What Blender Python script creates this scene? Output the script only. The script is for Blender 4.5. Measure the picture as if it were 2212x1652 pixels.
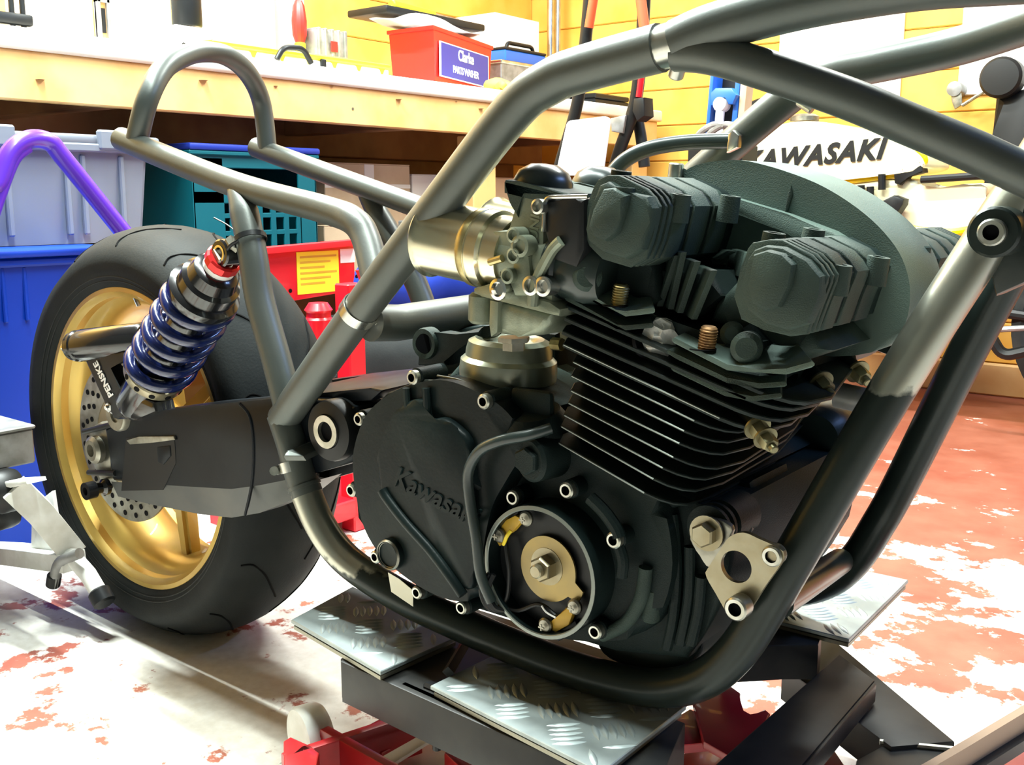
import bpy, bmesh, math, random
from mathutils import Vector as V, Matrix as M
random.seed(7)
for o in list(bpy.data.objects): bpy.data.objects.remove(o)
SC = bpy.context.scene
COL = SC.collection
R = math.radians
# ------------------------------------------------------------------ camera
# world = motorcycle axes: X forward, Y to its left, Z up; origin on the floor under the rear axle
FPX, CX, CY = 2200., 1106., 826.
PITCH, AZ = R(10.3), R(38.)
CAM = V((1.359, -.903, .665))
RIGHT = V((math.cos(AZ), math.sin(AZ), 0))
FWH = V((-math.sin(AZ), math.cos(AZ), 0))
UP = V((0, 0, 1))
FW = FWH * math.cos(PITCH) - UP * math.sin(PITCH)
CU = UP * math.cos(PITCH) + FWH * math.sin(PITCH)
cd = bpy.data.cameras.new('camera'); cam = bpy.data.objects.new('camera', cd); COL.objects.link(cam)
cam.matrix_world = M(((RIGHT.x, CU.x, -FW.x, CAM.x), (RIGHT.y, CU.y, -FW.y, CAM.y), (RIGHT.z, CU.z, -FW.z, CAM.z), (0, 0, 0, 1)))
cd.sensor_width = 36.; cd.sensor_fit = 'HORIZONTAL'; cd.lens = FPX / 2212. * 36.; cd.clip_start = .02
SC.camera = cam
SC.view_settings.view_transform = 'Standard'; SC.view_settings.look = 'None'
SC.view_settings.gamma = 1.; SC.view_settings.use_curve_mapping = False
SC.view_settings.exposure = 0.9
# ------------------------------------------------------------------ light
w = bpy.data.worlds.new('world'); SC.world = w; w.use_nodes = True
w.node_tree.nodes['Background'].inputs[0].default_value = (.75, .85, 1, 1)
w.node_tree.nodes['Background'].inputs[1].default_value = .012

def U(px, py, X=None, Y=None, Z=None):
    """the point of the place seen at a pixel of the 2212x1652 photograph, on a plane of the workshop"""
    r = FW + RIGHT * ((px - CX) / FPX) - CU * ((py - CY) / FPX)
    if X is not None: k = (X - CAM.x) / r.x
    elif Y is not None: k = (Y - CAM.y) / r.y
    else: k = (Z - CAM.z) / r.z
    return CAM + r * k
# ------------------------------------------------------------------ materials
MATS = {}
def mat(name, col, rough=.5, metal=0., col2=None, scale=20., lo=.4, hi=.6, bump=0., bscale=200., spec=.5, emit=None, trans=0., coat=0., detail=4., alpha=1., rough2=None, bdist=.002):
    m = bpy.data.materials.new(name); m.use_nodes = True
    nt = m.node_tree; b = nt.nodes['Principled BSDF']; L = nt.links.new
    b.inputs['Base Color'].default_value = (*col, 1); b.inputs['Roughness'].default_value = rough
    b.inputs['Metallic'].default_value = metal; b.inputs['Specular IOR Level'].default_value = spec
    b.inputs['Coat Weight'].default_value = coat; b.inputs['Transmission Weight'].default_value = trans
    b.inputs['Alpha'].default_value = alpha
    tc = nt.nodes.new('ShaderNodeTexCoord')
    if col2 is not None:
        n = nt.nodes.new('ShaderNodeTexNoise'); n.inputs['Scale'].default_value = scale; n.inputs['Detail'].default_value = detail
        r = nt.nodes.new('ShaderNodeValToRGB'); r.color_ramp.elements[0].position = lo; r.color_ramp.elements[1].position = hi
        r.color_ramp.elements[0].color = (*col, 1); r.color_ramp.elements[1].color = (*col2, 1)
        L(tc.outputs['Object'], n.inputs['Vector']); L(n.outputs['Fac'], r.inputs['Fac']); L(r.outputs['Color'], b.inputs['Base Color'])
        if rough2 is not None:
            q = nt.nodes.new('ShaderNodeMapRange'); q.inputs[1].default_value = lo; q.inputs[2].default_value = hi
            q.inputs[3].default_value = rough; q.inputs[4].default_value = rough2
            L(n.outputs['Fac'], q.inputs[0]); L(q.outputs[0], b.inputs['Roughness'])
    if bump:
        n = nt.nodes.new('ShaderNodeTexNoise'); n.inputs['Scale'].default_value = bscale; n.inputs['Detail'].default_value = 3
        u = nt.nodes.new('ShaderNodeBump'); u.inputs['Strength'].default_value = bump; u.inputs['Distance'].default_value = bdist
        L(tc.outputs['Object'], n.inputs['Vector']); L(n.outputs['Fac'], u.inputs['Height']); L(u.outputs['Normal'], b.inputs['Normal'])
    if emit:
        b.inputs['Emission Color'].default_value = (*emit[0], 1); b.inputs['Emission Strength'].default_value = emit[1]
    MATS[name] = m
    return m
# ------------------------------------------------------------------ objects
INV = {}
def root(name, loc, label, cat, group=None):
    o = bpy.data.objects.new(name, None); COL.objects.link(o); o.location = loc; o.empty_display_size = .05
    o['label'] = label; o['category'] = cat
    if group: o['group'] = group
    INV[o] = M.Translation(-V(loc))
    return o
def setparent(o, p):
    if p is not None:
        o.parent = p
        if p in INV: o.matrix_parent_inverse = INV[p]
def tag(o, label, cat, group=None):
    o['label'] = label; o['category'] = cat
    if group: o['group'] = group
    return o
def mesh_of(name, bm, m, ang=35):
    bmesh.ops.recalc_face_normals(bm, faces=bm.faces[:])
    me = bpy.data.meshes.new(name); bm.to_mesh(me); bm.free()
    me.polygons.foreach_set('use_smooth', [True] * len(me.polygons))
    me.set_sharp_from_angle(angle=R(ang))
    me.materials.append(MATS[m] if isinstance(m, str) else m)
    return me
def part(name, bm, m, parent=None, ang=35, label=None):
    o = bpy.data.objects.new(name, mesh_of(name, bm, m, ang)); COL.objects.link(o)
    setparent(o, parent)
    if label: o['label'] = label
    return o
def single(name, bm, m, label, cat, group=None, ang=35):
    """a thing that is one mesh, its origin at the middle of its base"""
    me = mesh_of(name, bm, m, ang)
    xs = [v.co for v in me.vertices]
    c = V(((min(p.x for p in xs) + max(p.x for p in xs)) / 2, (min(p.y for p in xs) + max(p.y for p in xs)) / 2, min(p.z for p in xs)))
    me.transform(M.Translation(-c))
    o = bpy.data.objects.new(name, me); COL.objects.link(o); o.location = c
    return tag(o, label, cat, group)
def struct(name, bm, m, ang=35):
    o = part(name, bm, m, None, ang); o['kind'] = 'structure'; return o
def basis(axis, hint=None):
    z = V(axis).normalized()
    h = V(hint) if hint is not None else (V((0, 0, 1)) if abs(z.z) < .9 else V((1, 0, 0)))
    x = (h - z * h.dot(z)).normalized(); y = z.cross(x)
    return x, y, z
def frame(loc, axis, hint=None):
    x, y, z = basis(axis, hint); loc = V(loc)
    return M(((x.x, y.x, z.x, loc.x), (x.y, y.y, z.y, loc.y), (x.z, y.z, z.z, loc.z), (0, 0, 0, 1)))
def inst(name, me, loc, axis, parent, s=1., hint=None, roll=0.):
    o = bpy.data.objects.new(name, me); COL.objects.link(o); setparent(o, parent)
    o.matrix_basis = frame(loc, axis, hint) @ M.Rotation(roll, 4, 'Z') @ M.Scale(s, 4)
    return o
# ------------------------------------------------------------------ shapes
def nb(): return bmesh.new()
def cr(pts, n=8, closed=False):
    """points of a smooth curve through pts"""
    pts = [V(p) for p in pts]; out = []; N = len(pts)
    for i in range(N if closed else N - 1):
        if closed: a, b, c, d = pts[i - 1], pts[i], pts[(i + 1) % N], pts[(i + 2) % N]
        else: a, b, c, d = pts[max(i - 1, 0)], pts[i], pts[i + 1], pts[min(i + 2, N - 1)]
        for k in range(n):
            t = k / n
            out.append(.5 * ((2 * b) + (c - a) * t + (2 * a - 5 * b + 4 * c - d) * t * t + (3 * b - a - 3 * c + d) * t ** 3))
    if not closed: out.append(pts[-1])
    return out
def fillet(pts, r, n=6):
    """a polyline whose corners are rounded by arcs that start r before each corner"""
    pts = [V(p) for p in pts]; out = [pts[0]]
    for i in range(1, len(pts) - 1):
        a, b, c = pts[i - 1], pts[i], pts[i + 1]
        ra = min(r, (a - b).length * .48); rc = min(r, (c - b).length * .48)
        p, q = b + (a - b).normalized() * ra, b + (c - b).normalized() * rc
        for k in range(n + 1):
            t = k / n; out.append(p * (1 - t) ** 2 + b * 2 * t * (1 - t) + q * t * t)
    out.append(pts[-1]); return out
def tube(bm, pts, r, seg=18, caps=True, sq=None):
    """sweep a circle (radius r, or one radius per point) along pts; sq=(a,b) sweeps a flat bar"""
    pts = [V(p) for p in pts]; N = len(pts); rings = []; x = None
    for i, p in enumerate(pts):
        t = ((pts[min(i + 1, N - 1)] - p).normalized() + (p - pts[max(i - 1, 0)]).normalized())
        t = t.normalized() if t.length > 1e-9 else V((0, 0, 1))
        if x is None: x = basis(t)[0]
        x = (x - t * x.dot(t)).normalized(); y = t.cross(x)
        rr = r[i] if isinstance(r, (list, tuple)) else r
        if sq: ring = [bm.verts.new(p + x * a * sq[0] + y * b * sq[1]) for a, b in ((1, 1), (-1, 1), (-1, -1), (1, -1))]
        else: ring = [bm.verts.new(p + (x * math.cos(2 * math.pi * k / seg) + y * math.sin(2 * math.pi * k / seg)) * rr) for k in range(seg)]
        rings.append(ring)
    n = len(rings[0])
    for a, b in zip(rings, rings[1:]):
        for k in range(n): bm.faces.new((a[k], a[(k + 1) % n], b[(k + 1) % n], b[k]))
    if caps: bm.faces.new(rings[0][::-1]); bm.faces.new(rings[-1])
    return bm
def lathe(bm, loc, axis, prof, seg=40, hint=None, a0=0., a1=360., caps=True):
    """turn a profile of (radius, height along axis); closed profiles give rings"""
    x, y, z = basis(axis, hint); loc = V(loc); full = abs(a1 - a0) >= 359.9
    n = seg if full else seg + 1; rings = []
    for r, h in prof:
        if r < 1e-6: rings.append([bm.verts.new(loc + z * h)])
        else: rings.append([bm.verts.new(loc + z * h + (x * math.cos(R(a0 + (a1 - a0) * k / seg)) + y * math.sin(R(a0 + (a1 - a0) * k / seg))) * r) for k in range(n)])
    for a, b in zip(rings, rings[1:]):
        for k in range(seg):
            k2 = (k + 1) % n
            f = [a[k % len(a)], a[k2 % len(a)], b[k2 % len(b)], b[k % len(b)]]
            f = [v for i, v in enumerate(f) if v not in f[:i]]
            if len(f) >= 3: bm.faces.new(f)
    for ring, pr in ((rings[0], prof[0]), (rings[-1], prof[-1])):
        if caps and len(ring) > 2 and prof[0] != prof[-1] and full:
            try: bm.faces.new(ring)
            except ValueError: pass
    if prof[0] == prof[-1]: bmesh.ops.remove_doubles(bm, verts=rings[0] + rings[-1], dist=1e-6)
    return bm
def cyl(bm, a, b, r, seg=24, bev=0., r2=None):
    a, b = V(a), V(b); L = (b - a).length; r2 = r if r2 is None else r2
    if bev: pr = [(0, 0), (r - bev, 0), (r, bev), (r2, L - bev), (r2 - bev, L), (0, L)]
    else: pr = [(0, 0), (r, 0), (r2, L), (0, L)]
    return lathe(bm, a, b - a, pr, seg)
def prism(bm, pts, ext, bev=0., seg=2, back=False):
    """a flat outline pushed along ext, its front edge (and back edge) rounded"""
    pts = [V(p) for p in pts]; ext = V(ext)
    a = [bm.verts.new(p) for p in pts]; b = [bm.verts.new(p + ext) for p in pts]; n = len(pts)
    f1 = bm.faces.new(a); f2 = bm.faces.new(b[::-1])
    for k in range(n): bm.faces.new((a[k], b[k], b[(k + 1) % n], a[(k + 1) % n]))
    if bev:
        es = list(f1.edges) + (list(f2.edges) if back else [])
        bmesh.ops.bevel(bm, geom=es, offset=bev, segments=seg, profile=.5, affect='EDGES', clamp_overlap=True)
    return bm
def box(bm, c, size, rot=None, bev=0., seg=1):
    mt = M.Translation(V(c)) @ (rot.to_4x4() if rot is not None else M.Identity(4)) @ M.Diagonal((*size, 1))
    r = bmesh.ops.create_cube(bm, size=1., matrix=mt)
    if bev:
        es = list({e for v in r['verts'] for e in v.link_edges})
        bmesh.ops.bevel(bm, geom=es, offset=bev, segments=seg, profile=.5, affect='EDGES', clamp_overlap=True)
    return bm
def boxb(bm, lo, hi, bev=0., seg=1):
    lo, hi = V(lo), V(hi); return box(bm, (lo + hi) / 2, hi - lo, None, bev, seg)
def ring_poly(outer, inner):
    """outline with a hole: outer then inner, joined by a slit (both lists of points)"""
    k = min(range(len(inner)), key=lambda i: (inner[i] - outer[0]).length)
    inn = inner[k:] + inner[:k + 1]
    return outer + [outer[0]] + inn
def plate_hole(bm, outer, inner, ext):
    """a plate with one hole, outer and inner the same number of points"""
    ext = V(ext); n = len(outer)
    A = [[bm.verts.new(p + e) for p in ring] for e in (V((0, 0, 0)), ext) for ring in (outer, inner)]
    o0, i0, o1, i1 = A
    for k in range(n):
        j = (k + 1) % n
        bm.faces.new((o0[k], o0[j], i0[j], i0[k])); bm.faces.new((o1[j], o1[k], i1[k], i1[j]))
        bm.faces.new((o0[j], o0[k], o1[k], o1[j])); bm.faces.new((i0[k], i0[j], i1[j], i1[k]))
    return bm
def resample(pts, n):
    pts = [V(p) for p in pts]; P = pts + [pts[0]]; L = [0]
    for a, b in zip(P, P[1:]): L.append(L[-1] + (b - a).length)
    out = []
    for k in range(n):
        s = L[-1] * k / n; i = max(j for j in range(len(pts)) if L[j] <= s)
        t = (s - L[i]) / max(L[i + 1] - L[i], 1e-9); out.append(P[i].lerp(P[i + 1], t))
    return out
def text_mesh(name, s, size, m, depth=.0008, bold=0., shear=0., space=1.):
    cu = bpy.data.curves.new(name, 'FONT'); cu.body = s; cu.size = size; cu.extrude = depth; cu.offset = bold; cu.shear = shear
    cu.align_x = 'CENTER'; cu.align_y = 'CENTER'; cu.space_character = space; cu.resolution_u = 3
    t = bpy.data.objects.new(name, cu); COL.objects.link(t)
    dg = bpy.context.evaluated_depsgraph_get(); me = bpy.data.meshes.new_from_object(t.evaluated_get(dg))
    bpy.data.objects.remove(t); bpy.data.curves.remove(cu)
    me.materials.clear(); me.materials.append(MATS[m]); me.name = name
    return me
def put_text(name, me, loc, xdir, normal, parent):
    o = bpy.data.objects.new(name, me); COL.objects.link(o); setparent(o, parent)
    z = V(normal).normalized(); x = V(xdir); x = (x - z * x.dot(z)).normalized(); y = z.cross(x); loc = V(loc)
    o.matrix_basis = M(((x.x, y.x, z.x, loc.x), (x.y, y.y, z.y, loc.y), (x.z, y.z, z.z, loc.z), (0, 0, 0, 1)))
    return o
# ------------------------------------------------------------------ palette
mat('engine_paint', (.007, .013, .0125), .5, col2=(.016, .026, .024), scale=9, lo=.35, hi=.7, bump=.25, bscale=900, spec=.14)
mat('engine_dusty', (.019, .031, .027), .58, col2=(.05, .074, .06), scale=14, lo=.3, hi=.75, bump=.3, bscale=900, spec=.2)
mat('fin_paint', (.008, .014, .0135), .48, col2=(.022, .033, .03), scale=30, lo=.45, hi=.8, bump=.15, bscale=500, spec=.25)
mat('bare_edge', (.2, .22, .2), .4, .6)
mat('clutch_paint', (.004, .008, .0085), .36, col2=(.012, .02, .019), scale=14, lo=.4, hi=.7, bump=.08, bscale=300, spec=.16)
mat('raw_tube', (.075, .087, .08), .4, .35, col2=(.105, .11, .098), scale=6, lo=.35, hi=.7, bump=.05, bscale=400)
mat('dark_tube', (.012, .018, .016), .28, .1, col2=(.02, .027, .024), scale=9, lo=.4, hi=.7, spec=.3, bump=.03)
def worn_tube(name, z0):
    """black paint rubbed through to bright steel above height z0, with a ragged edge"""
    m = mat(name, (.018, .024, .021), .28, .2, spec=.25); nt = m.node_tree; b = nt.nodes['Principled BSDF']; L = nt.links.new
    tc = nt.nodes.new('ShaderNodeTexCoord'); sx = nt.nodes.new('ShaderNodeSeparateXYZ'); L(tc.outputs['Object'], sx.inputs[0])
    n = nt.nodes.new('ShaderNodeTexNoise'); n.inputs['Scale'].default_value = 26; n.inputs['Detail'].default_value = 5; L(tc.outputs['Object'], n.inputs['Vector'])
    a = nt.nodes.new('ShaderNodeMath'); a.operation = 'MULTIPLY_ADD'; a.inputs[1].default_value = .07; L(n.outputs['Fac'], a.inputs[0]); L(sx.outputs['Z'], a.inputs[2])
    r = nt.nodes.new('ShaderNodeMapRange'); r.inputs[1].default_value = z0 + .035; r.inputs[2].default_value = z0 + .041; L(a.outputs[0], r.inputs[0])
    mx = nt.nodes.new('ShaderNodeMix'); mx.data_type = 'RGBA'; mx.inputs[6].default_value = (.018, .024, .021, 1); mx.inputs[7].default_value = (.42, .42, .35, 1)
    L(r.outputs[0], mx.inputs[0]); L(mx.outputs[2], b.inputs['Base Color'])
    q = nt.nodes.new('ShaderNodeMapRange'); q.inputs[3].default_value = .15; q.inputs[4].default_value = .85; L(r.outputs[0], q.inputs[0]); L(q.outputs[0], b.inputs['Metallic'])
worn_tube('worn_tube', .522); worn_tube('worn_cradle', .262)
mat('engine_lit', (.085, .125, .11), .55, col2=(.12, .165, .14), scale=12, lo=.3, hi=.75, bump=.25, bscale=900, spec=.25)  # dusty engine paint lightened to imitate light on chain cover and flanges
mat('bright_steel', (.6, .6, .56), .25, .95, col2=(.45, .45, .4), scale=30)
mat('bolt_steel', (.55, .55, .5), .32, .9, col2=(.4, .4, .34), scale=60)
mat('old_steel', (.33, .32, .27), .4, .85, col2=(.22, .21, .17), scale=50)
mat('rotor_brass', (.34, .25, .09), .38, .6, col2=(.26, .2, .09), scale=25, lo=.35, hi=.65)
mat('tan_rubber', (.5, .33, .21), .6)
mat('zinc_plate', (.34, .31, .22), .34, .7, col2=(.26, .22, .13), scale=30, lo=.35, hi=.65, bump=.05)
mat('brass', (.45, .38, .18), .35, .9, col2=(.3, .24, .1), scale=60)
mat('nut_brass', (.24, .22, .12), .38, .7, col2=(.18, .155, .08), scale=60)
mat('copper_thread', (.36, .2, .08), .5, .7, col2=(.22, .12, .05), scale=80)
mat('gold_rim', (.62, .42, .10), .34, .55, col2=(.5, .33, .08), scale=6, coat=.2)
mat('bronze_spoke', (.3, .24, .15), .35, .7)
mat('rubber', (.013, .015, .015), .66, col2=(.023, .025, .024), scale=10, lo=.35, hi=.7, bump=.15, bscale=300, spec=.12)
mat('rubber_side', (.014, .015, .015), .7, col2=(.024, .025, .024), scale=14, bump=.1, bscale=300, spec=.3)
mat('groove_black', (.004, .004, .004), .9, spec=.1)
mat('black_hole', (.004, .004, .005), .8, spec=.1)
mat('black_gloss', (.008, .008, .009), .18, spec=.6, coat=.4)
mat('black_satin', (.01, .011, .012), .4, spec=.25)
mat('swing_paint', (.004, .006, .009), .36, col2=(.009, .012, .015), scale=10, spec=.16, bump=.03)
mat('swing_raw', (.03, .033, .03), .4, .3, col2=(.05, .05, .042), scale=12)
mat('spring_blue', (.006, .013, .075), .2, .1, coat=.7, spec=.6)
mat('anod_red', (.6, .02, .02), .3, .5)
mat('chrome', (.75, .75, .72), .12, 1.)
mat('carb_alloy', (.25, .28, .21), .42, .5, col2=(.18, .205, .15), scale=40, bump=.12, bscale=700)
mat('bell_alloy', (.68, .64, .47), .24, .95, col2=(.5, .46, .3), scale=8)
mat('dome_alloy', (.36, .38, .3), .3, .6, col2=(.26, .28, .21), scale=25, bump=.05)
mat('rubber_boot', (.02, .03, .028), .3, spec=.5)
mat('yellow_pad', (.6, .36, .03), .5)
mat('yellow_wire', (.85, .65, .02), .4)
mat('white_paste', (.8, .8, .76), .7, bump=.6, bscale=200)
mat('white_paper', (.82, .82, .8), .7)
mat('masking', (.85, .82, .66), .7)
mat('checker', (.36, .41, .41), .45, .55, col2=(.28, .32, .32), scale=20, bump=.05, bscale=120)
mat('checker_cut', (.3, .29, .23), .5, .8)
mat('lift_black', (.015, .015, .015), .45, col2=(.025, .024, .022), scale=25, spec=.25)
mat('lift_red', (.42, .012, .018), .35, col2=(.3, .01, .012), scale=10, coat=.2)
mat('bare_band', (.55, .52, .45), .5, .2)
mat('jack_white', (.75, .76, .74), .45, col2=(.6, .6, .55), scale=20)
mat('gray_steel', (.32, .32, .32), .45, .5, col2=(.22, .22, .21), scale=30)
mat('purple_paint', (.085, .02, .42), .3, coat=.4)
mat('pine', (.66, .36, .12), .55, col2=(.74, .46, .18), scale=7)
mat('pine_dark', (.22, .1, .045), .6, col2=(.28, .14, .06), scale=8)
mat('worktop', (.75, .68, .58), .5, col2=(.82, .78, .7), scale=8)
mat('box_clear', (.27, .3, .36), .3, trans=.3, alpha=.92, spec=.4)
mat('bin_blue', (.0, .035, .36), .45, spec=.3)
mat('crate_teal', (.0, .085, .11), .5, spec=.3)
mat('crate_blue', (.012, .03, .26), .45, spec=.3)
mat('card_brown', (.5, .36, .22), .8, col2=(.58, .43, .28), scale=8)
mat('card_white', (.75, .7, .62), .8)
mat('red_paint', (.65, .008, .02), .35, coat=.2)
mat('red_plastic', (.62, .02, .015), .4)
mat('label_yellow', (.85, .75, .03), .6)
mat('label_white', (.85, .84, .82), .6)
mat('label_blue', (.03, .035, .3), .5)
mat('yellow_plastic', (.85, .72, .02), .4)
mat('blue_cloth', (.0, .03, .35), .75, bump=.4, bscale=30)
mat('hoist_blue', (.02, .12, .5), .35)
mat('tank_cream', (.85, .78, .5), .25, coat=.6, spec=.5)
mat('tank_yellow', (.85, .62, .0), .25, coat=.6)
mat('bike_black', (.01, .01, .01), .45, spec=.3)
mat('glove_yellow', (.8, .62, .08), .7)
mat('orange_stripe', (.6, .1, .03), .5)
mat('wall_yellow', (.72, .36, .045), .6, col2=(.78, .44, .08), scale=5)
mat('wall_brown', (.035, .045, .043), .7, col2=(.05, .062, .06), scale=4)
mat('wall_white', (.86, .85, .8), .7)
mat('ceiling_white', (.8, .78, .74), .8)
mat('ceiling_wood', (.1, .11, .108), .8, col2=(.13, .14, .138), scale=4)
mat('lamp_tube', (.9, .9, .9), .5, emit=((1, .98, .92), 6.))
# ================================================================== the room
XB, XF, YL, YR, ZC = -1.45, 3.4, 2.83, -2.6, 2.5
def floor_material():
    m = mat('floor_paint', (.4, .1, .05), .42)
    nt = m.node_tree; b = nt.nodes['Principled BSDF']; L = nt.links.new
    tc = nt.nodes.new('ShaderNodeTexCoord')
    def noise(s, d, rough=.6):
        n = nt.nodes.new('ShaderNodeTexNoise'); n.inputs['Scale'].default_value = s; n.inputs['Detail'].default_value = d; n.inputs['Roughness'].default_value = rough
        L(tc.outputs['Object'], n.inputs['Vector']); return n
    def ramp(src, stops):
        r = nt.nodes.new('ShaderNodeValToRGB'); e = r.color_ramp.elements
        while len(e) < len(stops): e.new(.5)
        for k, (p, c) in enumerate(stops): e[k].position = p; e[k].color = (*c, 1)
        L(src, r.inputs['Fac']); return r
    red = ramp(noise(7, 5).outputs['Fac'], [(.3, (.25, .062, .036)), (.7, (.36, .12, .075))])
    pale = ramp(noise(60, 3).outputs['Fac'], [(.3, (.66, .62, .55)), (.7, (.78, .75, .69))])
    # pale worn patches denser on the motorcycle's right, sparser beside the far wall
    sx = nt.nodes.new('ShaderNodeSeparateXYZ'); L(tc.outputs['Object'], sx.inputs[0])
    mr = nt.nodes.new('ShaderNodeMapRange'); mr.inputs[1].default_value = .1; mr.inputs[2].default_value = 1.9; mr.inputs[3].default_value = .12; mr.inputs[4].default_value = -.11
    L(sx.outputs['Y'], mr.inputs[0])
    big = noise(5.5, 8, .68); med = noise(24, 5, .6)
    a = nt.nodes.new('ShaderNodeMath'); a.operation = 'ADD'; L(big.outputs['Fac'], a.inputs[0]); L(mr.outputs[0], a.inputs[1])
    s = nt.nodes.new('ShaderNodeMath'); s.operation = 'MULTIPLY_ADD'; L(med.outputs['Fac'], s.inputs[0]); s.inputs[1].default_value = .35; L(a.outputs[0], s.inputs[2])
    fac = ramp(s.outputs[0], [(.70, (0, 0, 0)), (.735, (1, 1, 1))])
    mx = nt.nodes.new('ShaderNodeMix'); mx.data_type = 'RGBA'
    L(fac.outputs['Color'], mx.inputs[0]); L(red.outputs['Color'], mx.inputs[6]); L(pale.outputs['Color'], mx.inputs[7])
    L(mx.outputs[2], b.inputs['Base Color'])
    bp = nt.nodes.new('ShaderNodeBump'); bp.inputs['Strength'].default_value = .25; bp.inputs['Distance'].default_value = .002
    L(s.outputs[0], bp.inputs['Height']); L(bp.outputs['Normal'], b.inputs['Normal'])
floor_material()
struct('floor', boxb(nb(), (XB - .1, YR - .1, -.1), (XF + .1, YL + .1, 0)), 'floor_paint')
struct('ceiling', boxb(nb(), (XB - .1, YR - .1, ZC), (XF + .1, YL + .1, ZC + .1)), 'ceiling_wood')
wb = struct('wall_back', boxb(nb(), (XB - .1, YR, 0), (XB, YL, ZC)), 'wall_yellow')
wl = struct('wall_left', boxb(nb(), (XB, YL, 0), (XF, YL + .1, ZC)), 'wall_yellow')
struct('wall_front', boxb(nb(), (XF, YR, 0), (XF + .1, YL, ZC)), 'wall_brown')
struct('wall_right', boxb(nb(), (XB, YR - .1, 0), (XF, YR, ZC)), 'wall_brown')
# boards of the wooden walls, each a plank with a gap to the next
pl = mesh_of('plank', boxb(nb(), (0, -.018, 0), (XF - XB, 0, .138), .004), 'wall_yellow')
for k in range(17):
    o = bpy.data.objects.new('plank', pl); COL.objects.link(o); setparent(o, wl); o.location = (XB, YL, .11 + k * .14)
pb = mesh_of('plank', boxb(nb(), (0, 0, 0), (.018, YL - YR - .02, .138), .004), 'wall_yellow')
for k in range(17):
    o = bpy.data.objects.new('plank', pb); COL.objects.link(o); setparent(o, wb); o.location = (XB, YR, .11 + k * .14)
struct('baseboard_left', boxb(nb(), (XB, YL - .045, 0), (XF, YL - .019, .11), .006), 'pine')
# white boards and battens standing on the far wall
for k, (x0, x1) in enumerate(((-.28, .17), (.36, .95))):
    o = part('wall_board', boxb(nb(), (x0, YL - .032, 1.0), (x1, YL - .0185, 2.3), .003), 'wall_white', wl)
# ------------------------------------------------------------------ lamps of the room
def batten(loc, length, along, power, col, label):
    r = root('ceiling_lamp', loc, label, 'lamp', 'fluorescent ceiling lamps')
    a = V((1, 0, 0)) if along == 'x' else V((0, 1, 0)); c = V(loc)
    s = V((length + .06, .07, .05)) if along == 'x' else V((.07, length + .06, .05))
    part('lamp_body', box(nb(), c + V((0, 0, .055)), s, None, .004), 'ceiling_white', r)
    part('lamp_glass', cyl(nb(), c - a * length / 2, c + a * length / 2, .014, 16), 'lamp_tube', r)
    ld = bpy.data.lights.new('lamp_light', 'AREA'); ld.shape = 'RECTANGLE'; ld.size = length; ld.size_y = .06; ld.energy = power; ld.color = col
    lo = bpy.data.objects.new('lamp_light', ld); COL.objects.link(lo); setparent(lo, r)
    lo.matrix_basis = M.Translation(c - V((0, 0, .02))) @ (M.Identity(4) if along == 'x' else M.Rotation(R(90), 4, 'Z'))
batten((-.55, -.04, 2.33), 1.2, 'x', 112, (.9, 1, .97), 'white tube lamp on the ceiling above the left end of the workbench')
batten((.45, 1.35, 2.33), 1.4, 'x', 58, (.94, 1, .95), 'white tube lamp on the ceiling above the yellow motorcycle')
batten((.75, -.3, 2.33), 1.4, 'x', 36, (.88, 1, .95), 'added white tube fill lamp on the ceiling above the engine')  # added unseen fill lamp, brightens engine tops, plates and shaded floor
batten((-.95, 1.5, 2.33), 1.2, 'y', 17, (.94, 1, .95), 'white tube lamp on the ceiling above the red parts washer')
batten((2.7, 1.3, 2.33), 1.4, 'y', 26, (.25, .45, 1), 'bluish tube lamp on the ceiling in front of the motorcycle')
# ================================================================== the motorcycle being built
BIKE = root('motorcycle', (0, 0, 0), 'unfinished motorcycle with bare steel frame, black four-cylinder engine and gold rear wheel', 'motorcycle')
def mir(p): return V((p.x, -p.y, p.z))
# bolts, one mesh each, built along +Z with the head's face at z=0 pointing to +Z
def allen_mesh(r=.0062, h=.008, m='bolt_steel'):
    b = nb(); lathe(b, (0, 0, -h), (0, 0, 1), [(r, 0), (r, h - .0012), (r - .0012, h), (r * .58, h)], 24, caps=False)
    hx = lathe(nb(), (0, 0, -h), (0, 0, 1), [(r * .62, h - .0002), (r * .55, h - .0045), (0, h - .0045)], 6, caps=False)
    me2 = bpy.data.meshes.new('t'); hx.to_mesh(me2); hx.free(); b.from_mesh(me2); bpy.data.meshes.remove(me2)
    me = mesh_of('allen_bolt', b, m); me.materials.append(MATS['black_hole'])
    for f in me.polygons:
        if all(me.vertices[i].co.xy.length < r * .635 for i in f.vertices) and f.center.z < -.0001: f.material_index = 1
    return me
def hex_mesh(r=.01, h=.008, m='bolt_steel', washer=True, end=True):
    b = nb()
    if washer: cyl(b, (0, 0, -h - .002), (0, 0, -h), r * 1.45, 24)
    lathe(b, (0, 0, -h), (0, 0, 1), [(0, 0), (r, 0), (r, h * .8), (r * .86, h), (0, h)], 6)
    if end: cyl(b, (0, 0, 0), (0, 0, h * .55), r * .52, 16, .001)
    return mesh_of('hex_bolt', b, m)
def screw_mesh():
    b = nb(); lathe(b, (0, 0, -.004), (0, 0, 1), [(0, 0), (.0072, 0), (.0072, .0025), (.0055, .004), (0, .0045)], 20)
    box(b, (0, 0, .0042), (.006, .0014, .0012)); box(b, (0, 0, .0042), (.0014, .006, .0012))
    return mesh_of('cross_screw', b, 'old_steel')
ALLEN = allen_mesh(); ALLEN2 = allen_mesh(.0085, .012); HEXB = hex_mesh(); HEXD = hex_mesh(.013, .009, 'engine_paint', False, False); SCREW = screw_mesh()
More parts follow.
